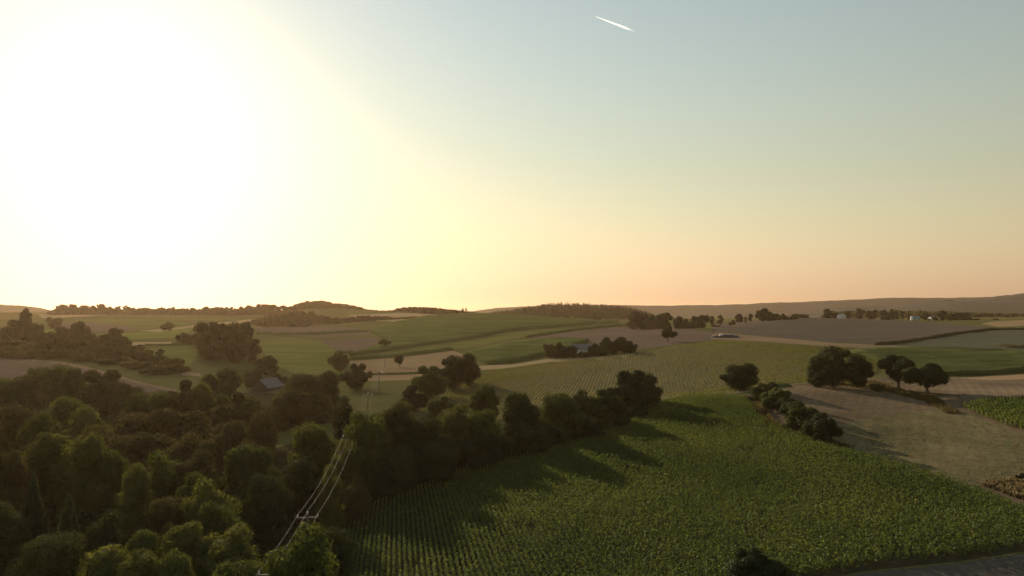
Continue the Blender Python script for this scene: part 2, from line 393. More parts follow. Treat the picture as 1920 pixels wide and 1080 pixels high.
# ------------------------------------------------------------------ field parcels (outlines read off the photo, laid on the terrain)
# name, material, outline, crop height (0 = bare sheet)
FIELDS = [
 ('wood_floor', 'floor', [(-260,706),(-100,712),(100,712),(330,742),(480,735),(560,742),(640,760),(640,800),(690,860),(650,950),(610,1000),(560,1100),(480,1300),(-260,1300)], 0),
 ('meadow', 'meadow', [(500,815),(560,800),(640,790),(660,800),(640,830),(560,828),(500,845)], 0),
 ('stubble_field', 'mauve', [(-260,660),(0,668),(50,673),(100,676),(150,684),(200,697),(260,715),(330,731),(325,742),(270,735),(200,722),(140,712),(100,712),(0,712),(-260,714)], 0),
 ('dirt_track', 'track', [(60,674),(110,677),(160,687),(210,700),(270,718),(330,731),(332,734),(265,721),(205,704),(150,690),(100,681),(60,677)], 0),
 ('straw_field', 'pale', [(70,589),(140,588),(205,590),(130,595),(80,597)], 0),
 ('meadow', 'meadow', [(120,601),(200,598),(280,600),(330,603),(372,609),(320,615),(262,619),(180,607)], 0),
 ('stubble_field', 'mauve', [(105,606),(170,603),(230,610),(258,618),(200,622),(105,618)], 0),
 ('straw_field', 'pale', [(258,621),(300,617),(380,608),(480,598),(482,602),(380,612),(300,622)], 0),
 ('meadow', 'brightmeadow', [(62,616),(110,618),(112,626),(66,624)], 0),
 ('meadow', 'brightmeadow', [(225,626),(300,622),(368,614),(335,632),(235,637)], 0),
 ('straw_field', 'pale', [(232,641),(262,641),(322,641),(322,646),(270,647),(236,648)], 0),
 ('meadow', 'meadow', [(268,655),(350,648),(372,665),(352,690),(300,684),(272,670)], 0),
 ('stubble_field', 'wheat', [(340,697),(375,700),(378,706),(342,704)], 0),
 ('stubble_field', 'mauve', [(448,706),(472,706),(474,722),(456,720)], 0),
 ('stubble_field', 'mauve', [(478,613),(560,612),(640,612),(694,620),(694,627),(600,632),(490,626)], 0),
 ('stubble_field', 'mauve', [(575,641),(700,633),(734,640),(722,656),(662,664),(625,652)], 0),
 ('grass_field', 'meadow', [(484,642),(540,632),(600,640),(628,655),(650,668),(640,690),(600,702),(556,702),(510,682)], 0),
 ('meadow', 'brightmeadow', [(612,696),(640,692),(650,700),(640,712),(615,708)], 0),
 ('wheat_field', 'wheat', [(655,677),(740,671),(850,657),(868,664),(880,676),(865,692),(800,700),(690,700),(660,690)], 0),
 ('stubble_field', 'wheat', [(690,704),(800,701),(800,712),(690,714)], 0),
 ('straw_field', 'pale', [(655,591),(780,585),(900,588),(935,592),(800,592),(740,603),(672,600)], 0),
 ('grass_field', 'meadow', [(650,670),(690,667),(790,654),(880,640),(965,625),(1060,616),(1172,606),(1185,609),(1080,619),(985,631),(900,647),(850,655),(740,669),(655,675)], 0),
 ('maize_field', 'canopy', [(690,620),(730,607),(800,594),(880,589),(1000,592),(1160,603),(1050,612),(960,620),(880,636),(780,650),(700,662),(655,668),(705,650),(730,640)], 1.8),
 ('maize_field', 'canopy', [(868,666),(960,646),(1040,637),(1105,639),(1080,652),(1020,668),(960,681),(915,684)], 2.0),
 ('straw_field', 'pale', [(895,694),(900,686),(960,683),(1025,673),(1100,671),(1190,663),(1190,666),(1110,675),(1030,680),(960,690)], 0),
 ('stubble_field', 'mauve', [(985,633),(1095,619),(1190,609),(1260,613),(1335,622),(1440,634),(1440,641),(1335,637),(1245,649),(1192,657),(1105,640),(1040,637)], 0),
 ('stubble_field', 'purple', [(1335,606),(1480,596),(1600,597),(1700,602),(1840,612),(1870,616),(1790,622),(1740,632),(1655,645),(1560,642),(1430,630),(1335,621)], 0),
 ('crop_field', 'greyfield', [(1660,646),(1745,633),(1795,623),(1872,617),(1930,617),(2200,615),(2200,664),(1930,661),(1760,653)], 0),
 ('straw_field', 'wheat', [(1838,607),(1860,603),(1930,600),(2200,600),(2200,610),(1930,610),(1872,613)], 0),
 ('dirt_track', 'track', [(1335,622),(1430,631),(1560,643),(1660,647),(1760,654),(1640,654),(1560,650),(1440,641),(1335,636)], 0),
 ('row_crop_field', 'rowsoil', [(905,700),(950,692),(1030,681),(1110,675),(1190,666),(1245,652),(1335,640),(1440,645),(1560,651),(1640,656),(1655,668),(1640,700),(1590,710),(1480,722),(1420,732),(1340,743),(1240,747),(1180,753),(1100,763),(950,772),(850,768),(835,745),(870,716)], 0),
 ('stubble_field', 'stubble', [(1400,740),(1480,723),(1600,711),(1700,706),(1800,708),(1930,700),(2200,690),(2300,1000),(1930,952),(1840,915),(1560,830),(1440,792),(1405,760)], 0),
 ('grass_field', 'regrowth', [(1560,800),(1640,780),(1720,772),(1790,766),(1850,790),(1930,820),(2200,880),(2200,965),(1930,930),(1840,912),(1700,868),(1560,828)], 0),
 ('straw_field', 'wheat', [(1800,709),(1870,704),(1930,701),(2200,694),(2200,706),(1930,711),(1850,712)], 0),
 ('dry_verge', 'drygrass', [(1555,714),(1640,716),(1700,735),(1745,742),(1800,775),(1780,778),(1730,752),(1640,728),(1550,720)], 0),
 ('dry_verge', 'track', [(1838,910),(1880,902),(1960,902),(2100,905),(2100,985),(1960,955)], 0),
 ('dry_verge', 'drygrass', [(1395,745),(1425,748),(1450,790),(1500,812),(1560,830),(1600,842),(1560,836),(1480,812),(1425,790)], 0),
 ('maize_field', 'canopy2', [(1595,662),(1640,656),(1730,655),(1820,658),(1930,663),(2200,668),(2200,688),(1930,697),(1870,702),(1800,706),(1740,704),(1660,700),(1650,680)], 1.6),
 ('dirt_track', 'grey_track', [(1440,1120),(1620,1074),(1800,1056),(1930,1036),(2250,1006),(2400,1250),(1350,1350)], 0),
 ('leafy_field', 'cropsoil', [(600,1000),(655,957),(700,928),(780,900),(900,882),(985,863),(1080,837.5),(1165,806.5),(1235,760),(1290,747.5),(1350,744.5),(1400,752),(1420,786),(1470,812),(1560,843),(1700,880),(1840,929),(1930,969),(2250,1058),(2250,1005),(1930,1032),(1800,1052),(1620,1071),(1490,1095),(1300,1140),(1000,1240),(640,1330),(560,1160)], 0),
]
fpolys = [ground_poly(f[2]) for f in FIELDS]
LEAFY = fpolys[-1]
ROWF = fpolys[[f[0] for f in FIELDS].index('row_crop_field')]

def build_ground():
    ths = np.concatenate([np.linspace(-math.pi, -0.80, 30)[:-1], np.linspace(-0.80, 0.80, 190), np.linspace(0.80, math.pi, 30)[1:-1]])
    rs = np.exp(np.linspace(math.log(14), math.log(9500), 210))
    T, R = np.meshgrid(ths, rs)
    gx = (R * np.sin(T)).ravel(); gy = (R * np.cos(T)).ravel()
    pts = [Vector((0.0, 0.0))] + [Vector((float(a), float(b))) for a, b in zip(gx, gy)]
    edges = []
    for poly in fpolys:
        b = len(pts)
        pts += [Vector(p) for p in poly]
        edges += [(b + i, b + (i + 1) % len(poly)) for i in range(len(poly))]
    vs, es, fs, ov, oe, of = delaunay_2d_cdt(pts, edges, [], 0, 1e-4)
    V = np.array([(v[0], v[1]) for v in vs])
    Z = hz(V[:, 0], V[:, 1])
    V3 = np.column_stack([V, Z])
    FA = np.array([f for f in fs if len(f) == 3], dtype=np.int32)
    cen = V[FA].mean(1)
    own = np.full(len(FA), -1)
    for k, poly in enumerate(fpolys): own[inside(poly, cen[:, 0], cen[:, 1])] = k
    # upward winding
    a = V[FA[:, 1]] - V[FA[:, 0]]; b = V[FA[:, 2]] - V[FA[:, 0]]
    flip = (a[:, 0]*b[:, 1] - a[:, 1]*b[:, 0]) < 0
    FA[flip] = FA[flip][:, ::-1]
    for k in range(-1, len(FIELDS)):
        sub = FA[own == k]
        if len(sub) == 0: print('EMPTY FIELD', k, FIELDS[k][:2]); continue
        name, mat, h = ('ground', 'ground', 0) if k < 0 else (FIELDS[k][0], FIELDS[k][1], FIELDS[k][3])
        used, inv = np.unique(sub, return_inverse=True)
        inv = inv.reshape(sub.shape)
        v = V3[used].copy()
        if h:
            # standing crop: canopy lifted off the soil, walls down at its edges
            ed = np.concatenate([inv[:, [0, 1]], inv[:, [1, 2]], inv[:, [2, 0]]])
            key = {}
            for e0, e1 in ed: key[(e0, e1)] = 1
            rim = [(e0, e1) for (e0, e1) in key if (e1, e0) not in key]
            n0 = len(v)
            low = v.copy(); low[:, 2] -= 0.3
            top = v.copy()
            top[:, 2] += h + 0.25*np.sin(v[:, 0]*0.9)*np.sin(v[:, 1]*0.7)
            vv = np.vstack([top, low])
            tris = [tuple(t) for t in inv] 
            w = []
            for e0, e1 in rim: w += [(e1, e0, e0+n0), (e1, e0+n0, e1+n0)]
            ff = np.array(tris + w, dtype=np.int32)
            me = np_mesh(name, vv, ff, M[mat])
            me.validate()
        else:
            me = np_mesh(name, v, inv, M[mat], smooth=True)
        o = link(name, me)
        tag(o, kind='structure')
build_ground()

# ------------------------------------------------------------------ far hills (solid ridges with depth)
def hill(crest, Y, width, mat, seed, wob=1.0):
    r = np.random.default_rng(seed)
    px = np.linspace(crest[0][0], crest[-1][0], 260)
    py = np.interp(px, [c[0] for c in crest], [c[1] for c in crest])
    py = py + wob * np.convolve(r.normal(0, 1, len(px)), np.ones(5)/5, 'same')*0.8
    rows = []
    prof = [(-1.0, 0.0), (-0.8, 0.12), (-0.6, 0.32), (-0.4, 0.58), (-0.2, 0.86), (0.0, 1.0), (0.3, 0.85), (0.7, 0.3), (1.0, 0.0)]
    for (t, hgt) in prof:
        yy = Y + t * width
        ax, az = pix_dir(px, py)
        x = ax * Y; top = CAMZ + az * Y
        base = CAMZ - 24.0
        wig = 1 + 0.0 * t
        z = base + (top - base) * hgt * wig + r.normal(0, 0.5, len(px)) * (0 < hgt < 1)
        rows.append(np.column_stack([x * (1 + 0.0 * t), np.full(len(px), yy), z]))
    V = np.vstack(rows); n = len(px); FA = []
    for i in range(len(prof) - 1):
        for k in range(n - 1):
            FA.append((i*n+k, i*n+k+1, (i+1)*n+k+1, (i+1)*n+k))
    o = link('hill', np_mesh('hill', V, FA, M[mat], smooth=False)); tag(o, kind='structure')
hill([(820,596),(880,585),(930,577),(990,574),(1060,572),(1150,572),(1220,573),(1340,572),(1440,568),(1520,565),(1600,562),(1680,558),(1760,558),(1860,557),(1960,556),(2200,554)], 3600, 520, 'hillwood', 3)
hill([(1480,592),(1550,584),(1580,576),(1620,575),(1680,574),(1715,571),(1760,565),(1840,564),(1930,564),(2050,560),(2250,556)], 2700, 420, 'hillwood', 4)
hill([(1780,562),(1850,558),(1890,553),(1915,550),(1960,546),(2060,540),(2300,536)], 3100, 360, 'hillwood', 5)
hill([(-320,562),(-120,566),(0,571),(35,573),(60,580),(90,590)], 2600, 400, 'hillwood', 6)

# ------------------------------------------------------------------ haze box
def haze_box():
    b = MB().box(-9600, 9600, -9600, 9600, 0.8, CAMZ + 108)
    m, n, l, out = new_mat('haze_air')
    v = n.new('ShaderNodeVolumePrincipled')
    v.inputs['Color'].default_value = rgba(HAZE_COLOR)
    v.inputs['Density'].default_value = HAZE_DENSITY
    v.inputs['Anisotropy'].default_value = HAZE_G
    l.new(v.outputs[0], out.inputs['Volume'])
    o = b.build('haze', m); tag(o, kind='stuff')
haze_box()

# ------------------------------------------------------------------ foliage meshes (unit size: radius 1, height 1)
def leaf_quads(C, N, size, r, asp=0.75):
    """quads centred at C with normals about N"""
    n = len(C)
    N = N / np.linalg.norm(N, axis=1, keepdims=True)
    a = r.normal(size=(n, 3)); u = np.cross(N, a); u /= np.linalg.norm(u, axis=1, keepdims=True)
    w = np.cross(N, u)
    s = size * r.uniform(0.6, 1.35, (n, 1)) if np.isscalar(size) else size
    u = u * s * 0.5; w = w * s * 0.5 * asp
    bend = N * s * 0.12
    V = np.stack([C - u - bend, C - w * 1.0, C + u - bend, C + w * 1.0], axis=1).reshape(-1, 3)
    FA = np.arange(4 * n).reshape(n, 4)
    return V, FA

def crown(name, seed, mat, lobes, leaves, size, base=0.1, kind='round', aspect=1.5):
    """rounded lobes packed in an egg; aspect = height / radius, so that leaves keep their shape when scaled"""
    r = np.random.default_rng(seed)
    hh = aspect * (1 - base) * 0.5                     # half height of the crown in radii
    lobes = int(lobes * max(0.8, min(2.2, hh)))
    LC = []; LR = []
    for i in range(lobes):
        d = r.normal(size=3); d /= np.linalg.norm(d)
        if kind == 'oak': d[2] = abs(d[2]) * 0.9 - 0.15
        q = r.uniform(0.35, 0.84)
        rad = r.uniform(0.19, 0.42) * min(1.0, 0.45 + 0.6 * hh)
        LC.append([d[0]*q, d[1]*q, d[2]*q*hh * (1.12 if d[2] > 0 else 1.0)]); LR.append(rad)
    for zz in np.linspace(-0.5, 0.5, max(1, int(round(hh * 1.6)))) if hh > 0.8 else [0.0]:
        LC.append([0, 0, zz * hh]); LR.append(0.55 * min(1, hh + .25))
    LC = np.array(LC); LR = np.array(LR)
    if kind == 'column': LC[:, :2] *= 0.6; LR *= 0.9
    # lower lobes a little narrower than the middle, top rounded
    wgt = LR**2; wgt /= wgt.sum()
    n2 = leaves * 2
    k = r.choice(len(LR), n2, p=wgt)
    d = r.normal(size=(n2, 3)); d[:, 2] += 0.25; d /= np.linalg.norm(d, axis=1, keepdims=True)
    rr = LR[k] * (1 - 0.40 * r.random(n2)**2 + r.normal(0, 0.06, n2))
    P = LC[k] + d * rr[:, None]
    dist = np.linalg.norm(P[:, None, :] - LC[None], axis=2) / LR[None]
    idx = np.nonzero(dist.min(1) > 0.66)[0][:leaves]
    P = P[idx]; d = d[idx]
    m = int(len(P) * 0.14)                              # older, larger sprays deeper inside close the crown
    kk = r.choice(len(LR), m, p=wgt); dd = r.normal(size=(m, 3)); dd /= np.linalg.norm(dd, axis=1, keepdims=True)
    P = np.vstack([P, LC[kk] + dd * LR[kk][:, None] * 0.62]); d = np.vstack([d, dd])
    size = np.concatenate([size * r.uniform(0.6, 1.35, (len(P) - m, 1)), size * 3.0 * np.ones((m, 1))])
    P[:, 0] /= np.percentile(np.abs(P[:, 0]), 99); P[:, 1] /= np.percentile(np.abs(P[:, 1]), 99)
    top, bot = np.percentile(P[:, 2], 99.7), np.percentile(P[:, 2], 0.5)
    P[:, 2] = base * aspect + (P[:, 2] - bot) / (top - bot) * (1 - base) * aspect
    N = d * 1.0 + r.normal(0, 0.38, P.shape)
    V, FA = leaf_quads(P, N, size, r)
    V[:, 2] = np.clip(V[:, 2] / aspect, 0.0, 1.06)
    return np_mesh(name, V, FA, mat)

def conifer(name, seed, mat, tiers, per, size, base=0.04):
    r = np.random.default_rng(seed); P = []; N = []
    for i in range(tiers):
        t = i / (tiers - 1); z = base + (1 - base) * t; R = (1 - t)**0.85 * 0.95 + 0.03
        m = max(6, int(per * (1 - t) + 5))
        a = r.uniform(0, 2*math.pi, m); q = R * np.sqrt(r.uniform(0.15, 1, m)) * (1 + 0.14*np.sin(a*5 + i*1.7))
        P.append(np.column_stack([np.cos(a)*q, np.sin(a)*q, z - 0.06*q + r.normal(0, 0.014, m)]))
        N.append(np.column_stack([np.cos(a)*0.5, np.sin(a)*0.5, np.full(m, 1.0)]) + r.normal(0, 0.5, (m, 3)))
    V, FA = leaf_quads(np.vstack(P), np.vstack(N), size, r, 0.5)
    V[:, 2] = np.clip(V[:, 2], 0, 1.05)
    return np_mesh(name, V, FA, mat)

def trunk_mesh(name, seed, top=0.6, rad=0.055, limbs=5, fork=0.3):
    r = random.Random(seed); b = MB()
    zs = [-0.04, 0.02, 0.12, fork, (fork+top)/2, top]
    rr = [1.5, 1.15, 0.95, 0.8, 0.5, 0.12]
    b.tube([(r.uniform(-.02,.02)*i, r.uniform(-.02,.02)*i, z) for i, z in enumerate(zs)], [rad*q for q in rr], 7)
    for k in range(limbs):
        a = 2*math.pi*k/limbs + r.uniform(-.4, .4); z0 = fork + r.uniform(-0.06, 0.12); L = r.uniform(0.45, 0.75)
        b.tube([(0, 0, z0), (math.cos(a)*L*.45, math.sin(a)*L*.45, z0+0.12), (math.cos(a)*L, math.sin(a)*L, z0+r.uniform(0.2, .34))], [rad*.55, rad*.38, rad*.08], 5)
    return b.mesh(name, M['bark'])

CR, TR = {}, {}
LODS = {'near': (30, 10000, 0.084), 'mid': (24, 5200, 0.108), 'far': (16, 1300, 0.22), 'tiny': (9, 220, 0.42)}
ASP = [0.8, 1.2, 1.7, 2.4, 3.4, 4.8]
def get_crown(kind, mat, lod, var, asp):
    ai = min(range(len(ASP)), key=lambda i: abs(math.log(ASP[i] / asp)))
    key = (kind, lod, var, ai)
    if key not in CR:
        lo, n, s = LODS[lod]
        seed = len(kind)*977 + var*131 + n + ai*17
        if kind == 'conifer':
            tiers = {'near': 46, 'mid': 30, 'far': 18, 'tiny': 10}[lod]
            CR[key] = conifer('crown', seed, M[mat], tiers, {'near': 230, 'mid': 110, 'far': 40, 'tiny': 16}[lod], {'near': .12, 'mid': .17, 'far': .28, 'tiny': .5}[lod])
        else:
            base = {'round': 0.10, 'oak': 0.30, 'bush': 0.0, 'column': 0.06, 'lollipop': 0.26}.get(kind, 0.1)
            if kind == 'round': base = max(0.04, 1 - 3.3 / ASP[ai])      # tall woodland trees carry their crown high
            CR[key] = crown('crown', seed, M[mat], lo, n, s, base, kind, ASP[ai])
    return CR[key]
def get_trunk(kind, var):
    key = (kind, var)
    if key not in TR:
        if kind == 'oak': TR[key] = trunk_mesh('trunk', 40+var, 0.62, 0.085, 6, 0.27)
        elif kind == 'lollipop': TR[key] = trunk_mesh('trunk', 60+var, 0.62, 0.08, 4, 0.27)
        elif kind in ('conifer', 'column'): TR[key] = trunk_mesh('trunk', 20+var, 0.9, 0.07, 0, 0.4)
        elif kind == 'bush': TR[key] = trunk_mesh('trunk', 80+var, 0.5, 0.035, 5, 0.1)
        else: TR[key] = trunk_mesh('trunk', 10+var, 0.7, 0.055, 5, 0.22)
    return TR[key]

NT = [0]
def plant_tree(x, y, h, w, kind, mat, label, group=None, name=None, cat=None, lod=None, z=None):
    d = math.hypot(x, y)
    if lod is None: lod = 'near' if d < 170 else ('mid' if d < 330 else ('far' if d < 900 else 'tiny'))
    NT[0] += 1
    var = NT[0] % (4 if lod == 'near' else 3)
    nm = name or {'bush': 'bush', 'conifer': 'conifer_tree', 'column': 'poplar_tree', 'oak': 'oak_tree'}.get(kind, 'leafy_tree')
    g = float(hz(x, y)) - 0.05 if z is None else z
    e = empty(nm, (x, y, g), random.uniform(0, 6.28), (w*0.5*random.uniform(.96, 1.04), w*0.5*random.uniform(.96, 1.04), h))
    tag(e, label, cat or ('bush' if kind == 'bush' else 'tree'), group)
    link('trunk', get_trunk(kind, var % 3), e)
    c = link('crown', get_crown(kind, mat, lod, var, h / (w * 0.5)), e)
    c.material_slots[0].link = 'OBJECT'; c.material_slots[0].material = M[mat]
    return e

def T(px, ptop, Y, wpx, kind, mat, label, group=None, name=None, lod=None, hmin=1.0, hmax=24, pbase=None):
    """tree whose top shows at photo pixel (px, ptop), standing Y metres out (or at the ground point under pbase)"""
    if pbase is not None: x, Y = on_ground(px, pbase)
    x, y, zt = at(px, ptop, Y)
    h = zt - float(hz(x, y))
    if h < hmin or h > hmax: print('TREE h', px, ptop, Y, round(h, 1))
    h = min(max(h, hmin), hmax)
    return plant_tree(x, y, h, wpx / F * Y, kind, mat, label, group, name, lod=lod)

# ---- row of trees along the left edge of the leafy field
G1 = 'trees lining the upper left edge of the leafy field'
T(690,772,131,95,'round','leaf','rounded tree at the left end of the field row, just right of the pole top',G1)
T(742,758,137,75,'round','leaf_brown','low olive tree in the field row, second from its left end',G1)
T(790,782,138,85,'round','leaf_dark','dark low tree with a flat top in the field row, below the stepping trees',G1)
T(852,757,145,80,'round','leaf_light','yellow green sunlit tree in the middle of the field row',G1)
T(893,768,146,75,'round','leaf','mid green tree squeezed between the sunlit tree and the tall dark ones',G1)
T(910,722,205,55,'round','leaf','solitary crown rising behind the middle of the field row against the row crop',G1)
T(970,739,151,98,'round','leaf_dark','broad dark tree standing tallest in the field row',G1)
T(1052,738,160,84,'round','leaf','round green tree beside the broad tallest one in the field row',G1)
T(1092,732,174,44,'round','leaf_dark','narrow dark crown peeping between two round trees of the field row',G1)
T(1138,732,173,86,'round','leaf','domed tree near the right end of the field row with sunlit left side',G1)
T(1178,695,196,88,'round','leaf_dark','tall dark tree at the right end of the field row against crop lines',G1)
T(1215,700,203,48,'round','leaf_dark','slim tree with bare trunk base closing the right end of the field row',G1)
T(740,835,130,90,'bush','leaf_dark','dark rounded bush at the foot of the field row near its left end',G1)
T(820,820,136,100,'bush','leaf_dark','wide dark bush at the foot of the field row under the flat topped tree',G1)
T(905,810,141,100,'bush','leaf_dark','wide dark bush at the foot of the field row below the sunlit tree',G1)
T(985,795,149,100,'bush','leaf_dark','dark bush in front of the tallest tree of the field row',G1)
T(1100,775,162,80,'bush','leaf_dark','dark bush in front of the domed tree of the field row',G1)
EDGE = [(690,131),(740,132),(790,136),(850,141),(900,145),(960,150),(1030,156),(1080,162),(1130,169),(1165,177),(1195,187),(1222,198)]
for i, px in enumerate(range(700, 1222, 27)):
    Y = np.interp(px, [e[0] for e in EDGE], [e[1] for e in EDGE]) + 0.5
    x = (px - 960) / F * Y
    plant_tree(float(x), float(Y), random.uniform(3.4, 5.6), random.uniform(5.0, 7.0), 'bush', ['leaf_dark', 'leaf'][i % 3 == 1],
               'low dark bush in the continuous scrub along the foot of the field row', 'scrub along the foot of the field row')
# trees behind it
G2 = 'trees on the dip behind the field row'
T(808,686,262,66,'round','leaf','large tree lowest of the three that step up to the pale track',G2)
T(850,667,290,58,'round','leaf_dark','middle tree of the three that step up to the pale track',G2)
T(879,663,300,46,'round','leaf_dark','uppermost tree of the three beside the pale track',G2)
T(772,724,232,66,'round','leaf_dark','dark tree below the three stepping ones on their left',G2)
T(750,752,195,60,'round','leaf','olive shrubby tree at the edge of the valley meadow',G2,name='leafy_tree')
T(825,745,205,60,'round','leaf_dark','dark tree in the shaded dip left of the solitary crown',G2)
# free standing trees and hedge on the right of the leafy field
T(1385,681,222,64,'bush','leaf_dark','dense round dark tree alone at the far corner of the leafy field',lod='mid')
G3 = 'hedge trees along the right edge of the leafy field'
T(1434,716,196,44,'round','leaf_dark','tall narrow tree at the upper end of the hedge beside the stubble',G3)
T(1462,728,184,64,'round','leaf','broad tree second from the upper end of the stubble hedge',G3)
T(1487,752,172,48,'bush','leaf_dark','dark small dome in the middle of the stubble hedge',G3)
T(1508,762,163,56,'bush','leaf','bushy tree between the small dome and the lowest dome of the stubble hedge',G3)
T(1541,776,152,66,'bush','leaf_dark','round domed tree at the lower end of the stubble hedge',G3)
T(1412,742,200,40,'bush','leaf_brown','low brownish scrub at the upper end of the stubble hedge',G3)
T(1425,765,181,40,'bush','leaf_brown','olive scrub on the field side of the stubble hedge',G3)
T(1480,792,163,34,'bush','leaf_brown','small olive scrub at the feet of the hedge domes',G3)
for (px, pt, Y, w, lab) in [(1447,741,190,42,'leafy bush filling the hedge just below its tall narrow tree'),(1474,747,180,44,'leafy bush filling the hedge above the small dark dome'),(1497,768,169,42,'leafy bush filling the hedge under the small dark dome'),(1524,779,159,46,'leafy bush filling the hedge above its lowest dome')]:
    T(px, pt, Y, w, 'bush', 'leaf_dark', lab, G3)
# oaks on the right
T(1560,650,232,74,'round','leaf_dark','tallest dark tree of the cluster standing on the stubble above the row crop',lod='mid')
T(1606,664,238,58,'round','leaf_dark','rounded tree leaning against the right of the tallest cluster tree',lod='mid')
T(1534,694,230,38,'bush','leaf_dark','low dark thicket at the left foot of the tallest cluster tree',lod='mid')
T(1645,719,225,26,'bush','leaf_dark','small spiky bush alone on the stubble left of the two oaks')
T(1684,666,0,62,'oak','leaf_dark','spreading oak on the stubble, behind and left of its twin',pbase=733,lod='mid')
T(1738,682,0,78,'oak','leaf_dark','spreading umbrella shaped oak on the stubble, the nearer of two',pbase=742,lod='mid')
# bottom edge
T(1412,1034,78,96,'bush','leaf_dark','black green bush cut by the bottom edge below the leafy field')
T(1466,1052,79,44,'bush','leaf','lighter bush beside the black green one at the bottom edge')
T(1918,888,124,24,'bush','leaf_dark','dark bush at the right edge above the dry grass')

# ---- near woodland in the valley on the left
G4 = 'trees of the shaded valley wood'
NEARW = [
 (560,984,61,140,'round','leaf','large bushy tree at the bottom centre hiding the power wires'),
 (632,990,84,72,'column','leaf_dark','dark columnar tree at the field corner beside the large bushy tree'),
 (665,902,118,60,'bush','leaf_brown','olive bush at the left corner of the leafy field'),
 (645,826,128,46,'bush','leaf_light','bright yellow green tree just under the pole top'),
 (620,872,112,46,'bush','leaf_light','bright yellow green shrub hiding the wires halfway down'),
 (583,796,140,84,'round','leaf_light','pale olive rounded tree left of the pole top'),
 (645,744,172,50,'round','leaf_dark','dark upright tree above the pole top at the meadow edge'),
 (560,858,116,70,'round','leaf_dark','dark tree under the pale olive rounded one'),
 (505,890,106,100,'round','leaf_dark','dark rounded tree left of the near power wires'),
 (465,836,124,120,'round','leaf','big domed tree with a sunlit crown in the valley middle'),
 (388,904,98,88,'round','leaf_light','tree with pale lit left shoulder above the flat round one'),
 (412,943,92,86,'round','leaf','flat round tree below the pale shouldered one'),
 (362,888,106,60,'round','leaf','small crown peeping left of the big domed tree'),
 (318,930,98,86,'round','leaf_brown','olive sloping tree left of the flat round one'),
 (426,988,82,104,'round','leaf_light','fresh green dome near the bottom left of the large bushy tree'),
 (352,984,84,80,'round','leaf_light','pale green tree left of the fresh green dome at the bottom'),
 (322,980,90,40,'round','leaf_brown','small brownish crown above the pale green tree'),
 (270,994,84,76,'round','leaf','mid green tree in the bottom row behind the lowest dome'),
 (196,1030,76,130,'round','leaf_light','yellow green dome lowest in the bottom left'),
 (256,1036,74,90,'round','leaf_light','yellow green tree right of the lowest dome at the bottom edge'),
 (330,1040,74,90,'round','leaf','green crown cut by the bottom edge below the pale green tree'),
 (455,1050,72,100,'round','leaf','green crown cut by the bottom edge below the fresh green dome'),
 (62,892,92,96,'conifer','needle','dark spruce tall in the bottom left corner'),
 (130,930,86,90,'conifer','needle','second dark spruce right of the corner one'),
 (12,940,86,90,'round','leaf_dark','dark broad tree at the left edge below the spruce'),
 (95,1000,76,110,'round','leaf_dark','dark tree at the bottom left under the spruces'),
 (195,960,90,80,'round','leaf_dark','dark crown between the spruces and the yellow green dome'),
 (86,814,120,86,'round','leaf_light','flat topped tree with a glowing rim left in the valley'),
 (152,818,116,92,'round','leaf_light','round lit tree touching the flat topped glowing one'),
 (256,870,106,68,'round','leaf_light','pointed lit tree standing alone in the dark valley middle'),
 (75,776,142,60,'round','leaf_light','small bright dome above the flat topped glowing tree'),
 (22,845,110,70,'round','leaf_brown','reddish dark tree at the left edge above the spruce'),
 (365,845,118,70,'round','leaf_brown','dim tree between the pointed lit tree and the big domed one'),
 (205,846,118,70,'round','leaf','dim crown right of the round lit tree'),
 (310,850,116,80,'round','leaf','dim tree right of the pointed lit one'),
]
for a in NEARW: T(*a[:3], a[3]*(1.18 if a[0] < 440 else 1.02), *a[4:6], a[6], G4)
